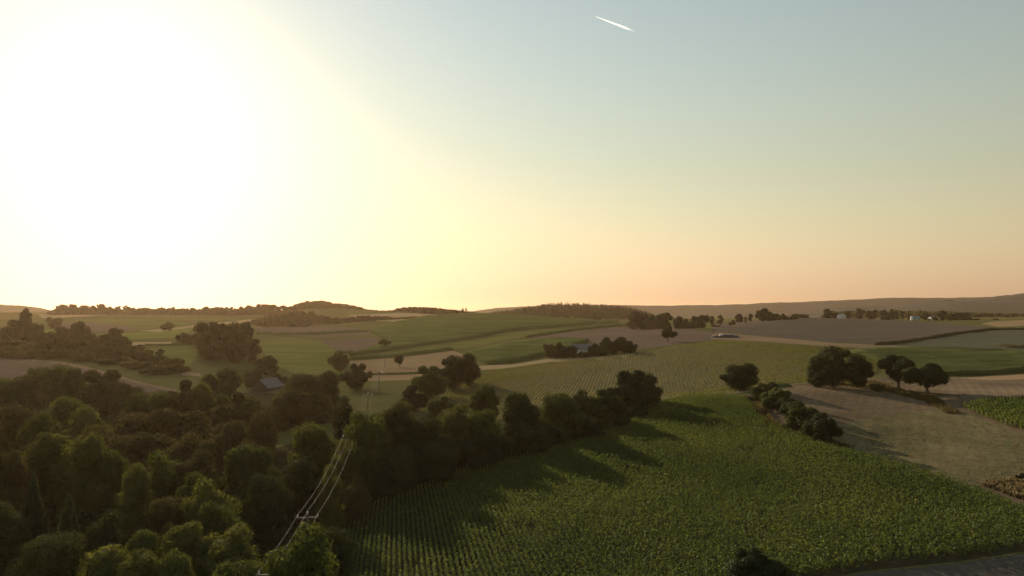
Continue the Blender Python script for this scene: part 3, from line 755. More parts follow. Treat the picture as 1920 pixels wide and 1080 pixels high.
MIDW = [
 (200,694,248,92,'round','leaf_brown','broad dome breaking the skyline of the pale strip'),
 (115,684,262,64,'round','leaf','tree whose top overlaps the pale strip on the left'),
 (140,690,255,44,'round','leaf','second tree overlapping the pale strip right beside the first'),
 (75,688,270,40,'round','leaf','thin small crown in front of the pale strip'),
 (46,705,235,60,'round','leaf_brown','reddish crown under the left end of the pale strip'),
 (8,710,230,60,'round','leaf','crown at the left edge under the pale strip'),
 (262,738,205,66,'round','leaf','knobbly tree with a lit rim below the strip end'),
 (298,734,215,60,'round','leaf','tree beside the knobbly one at the strip end'),
 (362,712,225,88,'round','leaf_brown','broad dark dome right of the strip end'),
 (383,716,220,36,'round','leaf_light','small lit crown on the shoulder of the broad dark dome'),
 (420,690,285,70,'round','leaf','round tree behind the broad dark dome'),
 (455,736,205,100,'round','leaf_brown','large dark dome in the middle of the upper valley wood'),
 (418,738,210,40,'round','leaf','small crown left of the large dark dome'),
 (345,764,175,110,'round','leaf_brown','wide dark crown below the broad dark dome'),
 (255,775,175,90,'round','leaf_brown','wide dim crown below the knobbly tree'),
 (160,762,185,70,'round','leaf','small crown in the dim hollow below the broad dome'),
 (120,745,200,70,'round','leaf','light fringed tree left of the dim hollow'),
 (30,760,170,80,'round','leaf_brown','reddish dome at the left edge halfway up the wood'),
 (180,800,150,90,'round','leaf_brown','dim rounded crown above the round lit tree'),
 (420,790,155,110,'round','leaf_brown','dark wide crown left above the big domed tree'),
 (300,810,145,90,'round','leaf_brown','dim crown above the pointed lit tree'),
 (490,770,180,60,'round','leaf_brown','dark crown right below the large dark dome'),
 (240,815,140,70,'round','leaf_brown','dim crown in the darkest part of the valley'),
 (360,812,138,80,'round','leaf_brown','dim crown under the wide dark one'),
 (560,702,250,64,'round','leaf_brown','tree top left in the clump at the foot of the valley meadow'),
 (592,698,255,70,'round','leaf_brown','tree top right in the clump at the foot of the valley meadow'),
 (540,725,235,60,'round','leaf','left shoulder tree of the meadow foot clump'),
 (618,714,250,34,'round','leaf_dark','small dark crown at the right of the meadow foot clump'),
 (575,730,228,80,'round','leaf_brown','front tree of the meadow foot clump'),
 (525,742,222,50,'round','leaf_brown','low front tree at the left of the meadow foot clump'),
 (478,690,330,34,'round','leaf_brown','brownish tree standing left of the grey barn roof'),
 (520,700,340,30,'round','leaf_brown','brownish tree standing right of the grey barn roof'),
 (500,668,380,36,'round','leaf_brown','brownish tree behind the grey barn roof'),
]
for a in MIDW: T(*a[:3], a[3]*1.15, *a[4:6], a[6], 'trees of the upper valley wood', hmax=22)

# unnamed trees that fill the wood between them
def fill_wood():
    r = np.random.default_rng(21)
    poly = ground_poly([(-200,735),(100,725),(320,752),(480,750),(600,775),(640,800),(600,850),(470,842)] )
    Z = [(-190,-40,75,240)]
    pts = []
    tries = 0
    while len(pts) < 120 and tries < 6000:
        tries += 1
        y = r.uniform(72, 232); px = r.uniform(-180, 640)
        x = (px - 960) / F * y
        # keep the meadow and the field clear
        if px > 470 and y > 128: continue
        if px > 540 and y > 74: continue
        if any(math.hypot(x-a, y-b) < 7.0 for a, b in pts): continue
        pts.append((x, y))
        h = r.uniform(5.0, 8.0); w = r.uniform(7.5, 11.0)
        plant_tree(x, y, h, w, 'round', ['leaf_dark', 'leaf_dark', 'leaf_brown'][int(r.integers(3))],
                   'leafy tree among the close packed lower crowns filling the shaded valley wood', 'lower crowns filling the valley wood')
fill_wood()

# ---- belt of trees beyond the pale strip and other middle distance trees, left
G5 = 'belt of trees beyond the pale strip'
BELT = [(8,612,560,46),(30,600,600,34),(60,604,580,40),(85,622,520,44),(117,612,545,30),(150,603,545,36),(170,625,500,40),(196,628,480,44),(215,615,520,28),(228,632,470,34),
        (20,640,470,60),(60,645,460,60),(100,642,455,60),(140,640,450,60),(180,648,440,60),(215,652,432,56),(245,648,440,50),(262,655,410,50),(290,668,385,50),(322,672,372,44),(335,682,352,40),(300,690,348,60),(255,682,368,60),(210,670,388,60),(160,662,410,60),(110,655,425,60),(50,656,430,60),(5,650,435,60)]
for (px, pt, Y, w) in BELT:
    T(px, pt, Y, w, 'round', random.choice(['leaf_brown', 'leaf_dark', 'leaf_brown']), 'tree in the dense dark belt running down beyond the pale strip on the left', G5, hmax=20, hmin=3)
T(48,578,600,14,'column','leaf_dark','tall poplar standing above the belt of trees at the left edge',lod='far',hmax=28)
T(41,584,605,10,'column','leaf_dark','shorter poplar on the left of the tall one above the belt',lod='far',hmax=28)
T(55,586,598,10,'column','leaf_dark','shorter poplar on the right of the tall one above the belt',lod='far',hmax=28)
T(103,595,640,25,'round','leaf_brown','squarish tree alone beyond the poplars',pbase=615)
T(317,604,740,26,'round','leaf_brown','broad round tree alone on the pale strip between far left fields',pbase=619)
T(300,654,455,14,'round','leaf_dark','small egg shaped tree alone on the meadow left of centre',pbase=669)
T(345,624,520,26,'round','leaf_brown','tree at the left end of the clump on the far left meadow',pbase=644)
T(360,628,515,24,'round','leaf_brown','lower tree next to the left end of the meadow clump',pbase=646)
G6 = 'dark clump of trees in the left middle distance'
ORD = ['first', 'second', 'third', 'fourth', 'fifth', 'sixth', 'seventh', 'eighth', 'ninth', 'tenth', 'eleventh', 'twelfth']
for ci, (px, pt, w) in enumerate([(380,603,34),(400,604,30),(418,606,34),(440,604,36),(462,603,30),(385,622,40),(425,622,44),(455,620,44),(475,635,30),(400,640,44),(440,642,44)]):
    T(px, pt, 470 - (pt-603)*1.2, w, 'round', 'leaf_brown', ('%s tree from the left topping the tall dark clump below the ridge' % ORD[ci]) if ci < 5 else ('%s lower tree fronting the tall dark clump below the left ridge' % ORD[ci-5]), G6, hmin=3, hmax=26)
T(637,659,420,40,'round','leaf_brown','broad tree with pale trunk left of the wheat patch',pbase=696,lod='mid')
T(668,682,330,54,'round','leaf_dark','dense square tree in front of the wheat patch',pbase=731,lod='mid')
T(694,695,350,10,'bush','leaf_dark','small dark bush right of the dense square tree',pbase=708)
T(749,666,405,18,'lollipop','leaf_dark','small tree with a visible trunk alone on the wheat patch',pbase=688,lod='mid')
T(721,636,560,18,'lollipop','leaf_brown','faint small tree behind the wires above the wheat patch',pbase=653)
# hedge on the ridge flank
G7 = 'dark hedge of trees under the left ridge'
for i in range(34):
    t = i / 33.0; px = 486 + t * 290
    pt = np.interp(px, [486, 520, 560, 600, 650, 700, 730, 776], [596, 592, 580, 590, 596, 592, 594, 600]) + random.uniform(-2.5, 2.5)
    T(px, pt, 1010 - 90 * t, random.uniform(12, 20), 'bush', 'leaf_brown', 'low tree in the long dark hedge lying under the left ridge', G7, hmin=2, hmax=22, lod='tiny')
for i in range(26):
    px = 482 + i * 3.6 + random.uniform(-2, 2)
    T(px, 598 + random.uniform(-4, 6), 930 + random.uniform(-40, 40), random.uniform(14, 22), 'bush', 'leaf_brown', 'tree in the thick dark copse at the left end of the ridge hedge', 'copse under the left ridge', hmin=2, hmax=20, lod='tiny')

# ---- ridge line trees on the left skyline
G8 = 'trees along the left skyline'
sky_l = [(108,574,22),(122,571,24),(135,571,22),(150,573,22),(163,573,20),(175,575,18),(186,571,22),(198,575,18),(210,578,18),(222,574,12),(237,573,12),(250,577,18),(262,578,16),(275,577,14),(288,579,16),(300,576,14),(311,578,12),(323,576,14),(336,578,14),(348,578,12),(360,577,14),(373,579,12),(385,575,16),(397,577,16),(408,576,16),(420,576,18),(431,576,14),(443,578,14),(458,575,18),(470,573,16),(482,575,16),(495,571,22),(508,572,20),(520,574,14),(532,573,12),(545,574,16)]
for (px, pt, w) in sky_l:
    T(px, pt, 1330 + random.uniform(-60, 60), w, 'bush' if w > 15 else 'lollipop', 'leaf_brown', 'tree silhouetted in the line along the left skyline under the glow', G8, hmin=4, hmax=26, lod='tiny')
for i in range(46):
    px = 100 + i * 9.6 + random.uniform(-4, 4)
    T(px, 582 + random.uniform(-2, 2), 1300, random.uniform(14, 24), 'bush', 'leaf_brown', 'low bushy tree in the hedge along the foot of the left skyline', 'hedge at the foot of the left skyline', hmin=2, hmax=14, lod='tiny')

# ---- skyline from the wooded knoll to the centre
def far_wood(name, px0, px1, top, Y0, Y1, n, kind, mat, seed):
    """distant wood that reads as one mass: many small crowns in one mesh"""
    r = np.random.default_rng(seed); src = []
    for v in range(3):
        me = conifer('tmp', seed+v, M[mat], 9, 12, 0.55) if kind == 'conifer' else crown('tmp', seed+v, M[mat], 8, 110, 0.55, 0.0)
        co = np.zeros(len(me.vertices)*3, np.float32); me.vertices.foreach_get('co', co); src.append(co.reshape(-1, 3)); bpy.data.meshes.remove(me)
    V = []; 
    for i in range(n):
        px = r.uniform(px0, px1); Y = Y0 + (Y1 - Y0) * r.random()
        pt = np.interp(px, [t[0] for t in top], [t[1] for t in top])
        x, y, zt = at(px, pt, Y)
        g = float(hz(x, y)); h = min(max(zt - g, 2.0), 16) * (r.uniform(0.55, 1.2) if kind == 'conifer' else r.uniform(0.72, 1.12))
        w = h * (r.uniform(0.28, 0.42) if kind == 'conifer' else r.uniform(0.6, 1.0))
        a = r.uniform(0, 6.28); c, s = math.cos(a), math.sin(a)
        q = src[i % 3]
        V.append(np.column_stack([x + (q[:, 0]*c - q[:, 1]*s)*w*.5, y + (q[:, 0]*s + q[:, 1]*c)*w*.5, g - .3 + q[:, 2]*h]))
    V = np.vstack(V)
    o = link(name, np_mesh(name, V, np.arange(len(V)).reshape(-1, 4), M[mat])); tag(o, kind='stuff')
    return o
o = far_wood('ridge_wood', 545, 735, [(545,576),(560,570),(580,565.5),(605,565),(625,569),(650,571),(672,575),(690,580),(735,583)], 1380, 1620, 330, 'round', 'leaf_brown', 31)
tag(o, 'dense wood capping the rounded knoll on the left skyline', 'wood')
o = far_wood('ridge_wood', 728, 905, [(728,584),(745,578),(770,576),(800,577),(815,578),(840,581),(870,583),(905,588)], 1200, 1330, 260, 'round', 'leaf_brown', 32)
tag(o, 'low dark wood along the skyline above the pale straw strip', 'wood')
o = far_wood('conifer_wood', 905, 1235, [(905,588),(930,584),(965,581),(990,577),(1030,570),(1060,569),(1105,570),(1140,573),(1180,577),(1210,584),(1240,594)], 1240, 1640, 1500, 'conifer', 'needle', 33)
tag(o, 'dark conifer wood on the low hill in the centre of the skyline', 'wood')
o = far_wood('valley_wood', 1540, 1930, [(1540,592),(1575,577),(1620,577),(1700,582),(1800,585),(1930,588)], 1650, 1900, 320, 'round', 'leaf_dark', 34)
tag(o, 'hazy wood beyond the houses on the right', 'wood')
G9 = 'trees on the centre skyline'
for (px, pt, w, k) in [(868,578,5,'column'),(874,577,5,'column'),(855,581,10,'bush'),(985,577,10,'bush'),(995,578,8,'lollipop'),(1040,580,22,'bush'),(1120,586,22,'bush')]:
    T(px, pt, 985 if px < 900 else 1150, w, k, 'leaf_dark', {868:'left one of two thin trees on the crest above the green hill',874:'right one of two thin trees on the crest above the green hill',855:'low bush left of the two thin crest trees',985:'small crown at the left end of the conifer wood',995:'thin tree beside the left end of the conifer wood',1040:'broad tree in front of the conifer wood, left',1120:'broad tree in front of the conifer wood, right'}[px], G9, lod='tiny', hmin=2)

# ---- trees along the top of the stubble hill, centre right
G10 = 'line of trees on top of the centre stubble hill'
for (px, pt, Y, w, lab) in [(1190,584,770,30,'leftmost broad tree of the line on the centre stubble hill'),(1207,587,760,26,'second tree from the left on the centre stubble hill'),(1222,590,745,24,'third tree from the left on the centre stubble hill'),
     (1243,587,730,40,'broadest domed tree of the line on the centre stubble hill'),(1274,593,720,20,'small tree between the broadest dome and the right group'),(1291,598,700,24,'low dark tree left in the right group of the hill line'),(1314,591,700,30,'tall rounded tree at the right end of the hill line'),(1303,602,690,24,'low bush in the right group of the hill line'),(1340,612,680,16,'small bush beyond the right end of the hill line')]:
    T(px, pt, Y, w, 'bush', 'leaf_dark', lab, G10, hmin=2, lod='far')
T(1252,612,0,30,'lollipop','leaf_dark','isolated round headed tree on the slope above the row crop',pbase=641,lod='mid',name='leafy_tree')
# farm clump
G11 = 'trees around the small farm in the centre'
for (px, pt, Y, w, lab) in [(1032,645,392,26,'leftmost tree of the farm clump with lit trunks'),(1046,642,388,30,'second tree from the left in the farm clump'),(1060,650,384,26,'low tree left of the grey farm roof'),(1074,648,380,20,'pointed tree in front of the grey farm roof'),
     (1114,644,386,28,'dark square tree right of the farm roof'),(1136,632,398,26,'tall narrow crown in the middle of the farm clump'),(1150,640,390,30,'tree left of the biggest farm clump tree'),(1168,632,392,44,'biggest rounded tree at the right end of the farm clump'),(1184,645,388,18,'small crown at the right tip of the farm clump'),
     (1095,660,380,30,'low bush below the grey farm roof'),(1130,655,382,40,'low bush in the middle of the farm clump')]:
    T(px, pt, Y, w, 'bush', 'leaf_brown' if px < 1060 else 'leaf_dark', lab, G11, hmin=2, lod='mid')

# ---- right middle distance
G12 = 'trees and hedges beyond the dark stubble'
R = [(1335,592,860,10,'lollipop'),(1350,590,860,12,'lollipop'),(1372,600,840,14,'bush'),(1386,588,850,14,'lollipop'),(1398,594,850,6,'column'),(1407,588,850,10,'lollipop'),(1430,578,760,28,'round'),(1445,592,750,24,'bush'),(1456,588,745,26,'bush'),(1470,592,740,20,'bush'),(1486,597,735,18,'bush'),
     (1500,589,900,26,'bush'),(1512,590,900,18,'bush'),(1550,579,900,20,'round'),(1568,586,900,14,'round'),(1590,583,1000,14,'round'),(1611,578,1000,16,'round'),(1633,581,1000,20,'round'),(1657,581,960,18,'round'),(1662,591,940,20,'bush'),(1672,580,1000,10,'round'),(1680,582,1000,12,'round'),(1692,583,1000,8,'column'),
     (1705,583,980,7,'column'),(1735,585,950,16,'round'),(1750,594,930,20,'bush'),(1767,582,900,17,'round'),(1782,590,880,18,'bush'),(1795,587,880,26,'round'),(1806,586,890,16,'round'),(1811,594,870,28,'bush'),(1824,599,865,10,'bush'),(1831,598,862,12,'bush'),(1867,603,860,10,'bush')]
for (px, pt, Y, w, k) in R:
    T(px, pt, Y, w, k, 'leaf_dark', {1430:'tall rounded tree at the left edge of the dark stubble hilltop',1550:'dark round tree left of the white roofed house',1568:'small dark tree touching the white roofed house',1767:'tall pointed tree near the right houses',1867:'tiny bush alone on the tan strip at far right',1486:'lowest bush at the right end of the hilltop thicket',1398:'thin pillar tree between two small trees on the hilltop'}.get(px, 'far dark tree in the hedges beyond the dark stubble field on the right'), G12, hmin=2, lod='far' if w > 12 else 'tiny')
G13 = 'avenue of small trees at far right'
for ci, px in enumerate([1818,1828,1836,1848,1857,1872,1889,1900,1918,1930]):
    T(px, 588.5 + random.uniform(-1, 1.5), 1150, random.uniform(8, 11), 'lollipop', 'leaf_dark', '%s small tree from the left in the spaced avenue at far right' % ORD[ci], G13, hmin=2, lod='tiny')

# ------------------------------------------------------------------ the leafy crop in front
def plant_proto(seed, n, hgt, spread, size):
    r = np.random.default_rng(seed)
    t = r.random(n)**0.6
    a = r.uniform(0, 6.28, n); q = spread * (0.25 + 0.75*r.random(n)) * (1.1 - 0.55*t)
    C = np.column_stack([np.cos(a)*q, np.sin(a)*q, hgt*(0.25 + 0.75*t)])
    N = np.column_stack([np.cos(a)*0.55, np.sin(a)*0.55, np.ones(n)]) + r.normal(0, 0.35, (n, 3))
    V, FA = leaf_quads(C, N, size, r, 0.8)
    return V
def scatter(protos, X, Y, rot, sc, seed, zoff=0.0):
    Z = hz(X, Y) + zoff; out = []; k = np.random.default_rng(seed).integers(0, len(protos), len(X))
    for p in range(len(protos)):
        i = np.nonzero(k == p)[0]; q = protos[p]
        c = np.cos(rot[i])[:, None]; s = np.sin(rot[i])[:, None]; g = sc[i][:, None]
        v = np.stack([X[i][:, None] + (q[None, :, 0]*c - q[None, :, 1]*s)*g, Y[i][:, None] + (q[None, :, 0]*s + q[None, :, 1]*c)*g, Z[i][:, None] + q[None, :, 2]*g], axis=2)
        out.append(v.reshape(-1, 3))
    return np.vstack(out)

def rows_in(poly, heading, dx, dy, jit, seed):
    """points on drill rows inside an outline"""
    r = np.random.default_rng(seed); P = np.array(poly)
    c, s = math.cos(heading), math.sin(heading)
    U = P[:, 0]*c - P[:, 1]*s; W = P[:, 0]*s + P[:, 1]*c
    u = np.arange(U.min(), U.max(), dx); w = np.arange(W.min(), W.max(), dy)
    A, B = np.meshgrid(u, w); A = A.ravel() + r.normal(0, jit*dx, A.size); B = B.ravel() + r.uniform(-.5, .5, B.size)*dy
    x = A*c + B*s; y = -A*s + B*c
    k = inside(poly, x, y)
    return x[k], y[k]

def leafy_field():
    X, Y = rows_in(LEAFY, math.radians(-9), 0.68, 0.32, 0.07, 3)
    th = np.abs(X / np.maximum(Y, 1))
    k = (th < 0.80) & (Y > 60); X, Y = X[k], Y[k]
    r = np.random.default_rng(5)
    # some gaps
    bare = np.sin(X*0.21 + 2*np.sin(Y*0.05)) * np.sin(Y*0.17 + 1.5*np.sin(X*0.08)) > 0.93
    k = (r.random(len(X)) > 0.05) & ~(bare & (r.random(len(X)) < 0.6)); X, Y = X[k], Y[k]
    sc = r.uniform(0.78, 1.15, len(X)) * (1 + 0.10*np.sin(X*0.08 + 1)*np.sin(Y*0.06))
    rot = r.uniform(0, 6.28, len(X))
    px = 960 + F * X / Y; 
    _, az = pix_dir(0, 1080)
    vis = (np.abs(px - 960) < 960) & ((hz(X, Y) + 1.2 - CAMZ) / Y > az)
    d = np.hypot(X, Y) + (~vis) * 1e4
    order = np.argsort(d); near = order[:300]; rest = order[300:]
    nl = 11
    protos = [plant_proto(100+i, nl, 1.55, 0.31, 0.25) for i in range(10)]
    mes = [np_mesh('leaves', p, np.arange(len(p)).reshape(-1, 4), M['cropleaf']) for p in protos]
    for j, i in enumerate(near):
        o = bpy.data.objects.new('crop_plant', mes[j % 10]); COL.objects.link(o)
        o.location = (X[i], Y[i], float(hz(X[i], Y[i]))); o.rotation_euler = (0, 0, rot[i]); o.scale = (sc[i],)*3
        tag(o, 'broad leaved crop plant in the nearest rows of the large leafy field', 'crop plant', 'crop plants in the nearest rows')
    V = scatter(protos, X[rest], Y[rest], rot[rest], sc[rest], 8)
    o = link('leafy_crop', np_mesh('leafy_crop', V, np.arange(len(V)).reshape(-1, 4), M['cropleaf']))
    tag(o, kind='stuff')
    print('crop plants', len(X))
    # yellow heads
    i = r.choice(rest, 900, replace=False)
    th = r.uniform(0, 6.28, (900, 1))
    C = np.column_stack([X[i], Y[i], hz(X[i], Y[i]) + 1.6*sc[i]]); N = np.column_stack([np.full(900, 0.7), np.full(900, -0.5), np.full(900, 0.6)]) + r.normal(0, .4, (900, 3))
    V, FA = leaf_quads(C, N, 0.16, r, 1.0)
    o = link('crop_flowers', np_mesh('crop_flowers', V, FA, M['flower'])); tag(o, kind='stuff')
leafy_field()

def row_field():
    hd = math.radians(10.0)
    X, Y = rows_in(ROWF, hd, 1.30, 0.45, 0.035, 13)
    r = np.random.default_rng(15)
    protos = [plant_proto(200+i, 4, 0.70, 0.24, 0.50) for i in range(8)]
    sc = r.uniform(0.75, 1.15, len(X)) ; rot = r.uniform(0, 6.28, len(X))
    V = scatter(protos, X, Y, rot, sc, 18)
    o = link('row_crop', np_mesh('row_crop', V, np.arange(len(V)).reshape(-1, 4), M['rowleaf'])); tag(o, kind='stuff')
    print('row plants', len(X))
row_field()

def small_maize():
    poly = ground_poly([(1803,768),(1850,757),(1930,754),(2100,752),(2100,862),(1930,815),(1865,795)])
    X, Y = rows_in(poly, 0.5, 0.75, 0.5, 0.08, 23)
    r = np.random.default_rng(25)
    protos = [plant_proto(300+i, 13, 1.9, 0.34, 0.36) for i in range(6)]
    V = scatter(protos, X, Y, r.uniform(0, 6.28, len(X)), r.uniform(.85, 1.15, len(X)), 28)
    o = link('maize_crop', np_mesh('maize_crop', V, np.arange(len(V)).reshape(-1, 4), M['cropleaf'])); tag(o, kind='stuff')
small_maize()

def tufts(name, polys, n, hgt, size, mat, seed):
    r = np.random.default_rng(seed); XS = []; YS = []
    for pl in polys:
        P = np.array(pl); m = 0
        x = r.uniform(P[:, 0].min(), P[:, 0].max(), n*5); y = r.uniform(P[:, 1].min(), P[:, 1].max(), n*5)
        k = inside(pl, x, y); XS.append(x[k][:n]); YS.append(y[k][:n])
    X = np.concatenate(XS); Y = np.concatenate(YS)
    protos = []
    for v in range(5):
        m = 6; a = r.uniform(0, 6.28, m); C = np.column_stack([np.cos(a)*.12, np.sin(a)*.12, np.full(m, hgt*.45)])
        N = np.column_stack([np.cos(a), np.sin(a), np.full(m, .35)]); 
        U = np.column_stack([np.cos(a)*.3, np.sin(a)*.3, np.ones(m)]) * hgt * .5; W = np.column_stack([-np.sin(a), np.cos(a), np.zeros(m)]) * size
        protos.append(np.stack([C-U-W*.5, C-U+W*.5, C+U+W, C+U-W], axis=1).reshape(-1, 3))
    V = scatter(protos, X, Y, r.uniform(0, 6.28, len(X)), r.uniform(.6, 1.4, len(X)), seed+1)
    o = link(name, np_mesh(name, V, np.arange(len(V)).reshape(-1, 4), M[mat])); tag(o, kind='stuff')
dv = [fpolys[i] for i, f in enumerate(FIELDS) if f[0] == 'dry_verge']
rough = ground_poly([(1440,748),(1600,716),(1760,716),(1800,768),(1860,796),(1935,822),(1935,935),(1840,912),(1700,868),(1570,826),(1500,790)])
tufts('stubble_tufts', [rough], 6000, 0.12, 0.07, 'stubble_blade', 51)
tufts('dry_grass', [dv[0], dv[2]], 2200, 0.6, 0.08, 'straw', 41)
tufts('dry_grass', [dv[1]], 2600, 0.6, 0.09, 'straw_pale', 43)

# ------------------------------------------------------------------ field banks: low overgrown ridges between parcels
def bank(pts, w, h, mat, seed):
    r = np.random.default_rng(seed); P = []
    for a, b in zip(pts, pts[1:]):
        n = max(2, int(math.hypot(b[0]-a[0], b[1]-a[1]) / 5))
        for i in range(n): P.append(on_ground(a[0]+(b[0]-a[0])*i/n, a[1]+(b[1]-a[1])*i/n))
    P.append(on_ground(*pts[-1])); P = np.array(P); n = len(P)
    D = np.gradient(P, axis=0); D /= np.linalg.norm(D, axis=1, keepdims=True) + 1e-9; S = np.column_stack([D[:, 1], -D[:, 0]])
    V = []; prof = [(-.5, -.1), (-.38, .65), (-.1, 1.0), (.2, .9), (.42, .5), (.5, -.1)]
    for k in range(n):
        e = 0.25 if k in (0, n-1) else 1.0
        for (t, z) in prof:
            q = P[k] + S[k] * t * w * e * r.uniform(.8, 1.2); V.append((q[0], q[1], z * h * e * r.uniform(.7, 1.25)))
    V = np.array(V); V[:, 2] += hz(V[:, 0], V[:, 1]); m = len(prof); FA = []
    for k in range(n-1):
        for i in range(m-1): FA.append((k*m+i, k*m+i+1, (k+1)*m+i+1, (k+1)*m+i))
    o = link('field_bank', np_mesh('field_bank', V, FA, M[mat])); tag(o, kind='structure')
for i, (pts, w, h) in enumerate([([(1640,647),(1690,643),(1740,635),(1800,625),(1860,618.5),(1940,618),(2100,617)], 5, 1.6), ([(1874,650),(1900,652),(1960,654)], 6, 1.6),
   ([(655,675),(700,672),(740,669),(800,662),(850,655.5)], 5, 2.0), ([(985,633),(1030,626),(1080,619),(1130,613),(1184,609)], 5, 2.0), ([(940,623),(1000,617),(1050,612.5),(1100,608),(1160,604.5)], 5, 1.8),
   ([(480,627),(540,628),(600,627),(690,622)], 8, 2.6), ([(270,648.5),(310,648),(356,646)], 5, 1.5), ([(688,703),(740,702),(800,700)], 3, 0.9), ([(1480,724),(1440,728),(1412,734)], 3, 1.0), ([(625,663),(660,662),(668,664)], 5, 1.6)]):
    bank(pts, w, h, 'floor' if i in (0, 1) else 'canopy', 70 + i)

# ------------------------------------------------------------------ power line
POLES = [(511,1066,62),(577,962,82),(655,814,134),(690,738,200),(711,695,290),(722,666,400),(733,626,540),(738,603,760),(744,577,1150)]
LINE_DIR = None
pp = [at(a, b, Y) for a, b, Y in POLES]
PLAB = ['nearest wooden pole with crossarm at the bottom edge under the wires','wooden pole with crossarm below the bright shrub on the power line','wooden pole whose crossarm shows among the trees left of the field row','wooden pole standing on the valley meadow','wooden pole at the foot of the wheat patch','wooden pole on the wheat patch behind the small tree line','distant pole on the brown strip above the wheat patch','distant pole on the green hill under the ridge hedge','pole silhouetted on the skyline left of the low dark wood']
ARMS = []
for i, (p, lab) in enumerate(zip(pp, PLAB)):
    a, b = pp[max(i-1, 0)], pp[min(i+1, len(pp)-1)]
    d = Vector((b[0]-a[0], b[1]-a[1], 0)).normalized(); sidev = Vector((d.y, -d.x, 0))
    g = float(hz(p[0], p[1])); h = p[2] - g
    rz = math.atan2(sidev.y, sidev.x)
    e = empty('power_pole', (p[0], p[1], g - 0.05), rz); tag(e, lab, 'power pole', 'poles of the power line')
    MB().tube([(0,0,-.5),(0,0,h*.5),(0,0,h)], [.17,.14,.11], 8).build('shaft', M['polewood'], e)
    MB().box(-1.15, 1.15, -.05, .05, h-.50, h-.40).build('crossarm', M['polewood'], e)
    q = []
    for k, (sx, zz) in enumerate([(-1.08, h-.40), (0.0, h+.0), (1.08, h-.40)]):
        ins = MB().tube([(sx,0,zz),(sx,0,zz+.10),(sx,0,zz+.14),(sx,0,zz+.24),(sx,0,zz+.30)], [.03,.10,.06,.10,.03], 8)
        ins.build('insulator', M['ceramic'], e)
        q.append(Vector((p[0], p[1], g-.05)) + sidev*sx + Vector((0, 0, zz+.30)))
    ARMS.append(q)
for k, lab in enumerate(['left hand wire of the power line crossing the valley wood','middle wire of the power line, carried on the pole tops','right hand wire of the power line on the field side']):
    pts = []
    pre = ARMS[0][k] + (ARMS[0][k] - ARMS[1][k]) * 2.5
    chain = [pre] + [a[k] for a in ARMS]
    for j in range(len(chain) - 1):
        a, b = chain[j], chain[j+1]; L = (b - a).length; sag = 0.000365 * L * L + 0.1
        n = 10
        for t in range(n + (1 if j == len(chain)-2 else 0)):
            u = t / n; p = a.lerp(b, u); p.z -= 4 * sag * u * (1-u); pts.append(p)
    MBw = MB().tube(pts, [0.008]*len(pts), 5)
    o = MBw.build('power_wire', M['wire'], smooth=True); tag(o, lab, 'power wire', 'wires of the power line')

# ------------------------------------------------------------------ buildings
def house(px, pbase, w, l, hw, hr, rot, wall, roof, label, cat, name, Y=None, win=2, dx=0):
    if Y is None: x, y = on_ground(px, pbase)
    else: x, y = (px-960)/F*Y, Y
    e = empty(name, (x, y, float(hz(x, y)) - .15), rot); tag(e, label, cat)
    MB().box(-l/2, l/2, -w/2, w/2, 0, hw).poly([(-l/2,-w/2,hw),(-l/2,w/2,hw),(-l/2,0,hw+hr),(l/2,-w/2,hw),(l/2,w/2,hw),(l/2,0,hw+hr)], [(0,2,1),(3,4,5),(0,3,5,2),(1,2,5,4)]).build('wall', M[wall], e)
    o = .35; t = .14; s = hr/(w/2)
    rb = MB()
    for sg in (-1, 1):
        y0, y1 = sg*(w/2+o), 0.0; z0, z1 = hw - s*o + .03, hw + hr + .03
        v = [(-l/2-o,y0,z0),(l/2+o,y0,z0),(l/2+o,y1,z1),(-l/2-o,y1,z1)]
        rb.poly(v + [(a,b,c+t) for a,b,c in v], [(0,1,2,3),(7,6,5,4),(0,4,5,1),(1,5,6,2),(2,6,7,3),(3,7,4,0)])
    rb.build('roof', M[roof], e)
    for sg in (-1, 1):
        for i in range(win):
            xx = -l/2 + (i+1)*l/(win+1)
            MB().box(xx-.5, xx+.5, sg*w/2-.03, sg*w/2+.03, hw*.35, hw*.75).build('window', M['glass'], e)
    MB().box(l/2-.03, l/2+.04, -.9, .9, 0, min(2.3, hw*.8)).build('door', M['polewood'], e)
    return e
house(1577, 598, 5, 7.5, 2.6, 2.2, 0.5, 'white', 'roof_pale', 'small white walled house with pale roof beside two dark trees on the hilltop', 'house', 'small_house', Y=765)
house(1748, 597, 6, 9, 3.2, 2.6, 0.2, 'white', 'roof_grey', 'tiny white house behind hedges left of the tall pointed tree', 'house', 'small_house', Y=930)
house(1497, 592, 6, 8, 3, 2.5, 0.9, 'white', 'roof_pale', 'tiny white house at the end of the hilltop hedge', 'house', 'small_house', Y=905)
house(1092, 655, 7, 13, 3.4, 2.6, 0.35, 'white', 'roof_grey', 'grey roofed farm shed almost hidden in the farm clump', 'farm shed', 'farm_shed', Y=392)
house(504, 715, 8, 12, 1.8, 3.4, 1.30, 'oldwall', 'roof_grey', 'old barn with a long grey roof between brownish trees in the valley', 'barn', 'old_barn', Y=325)
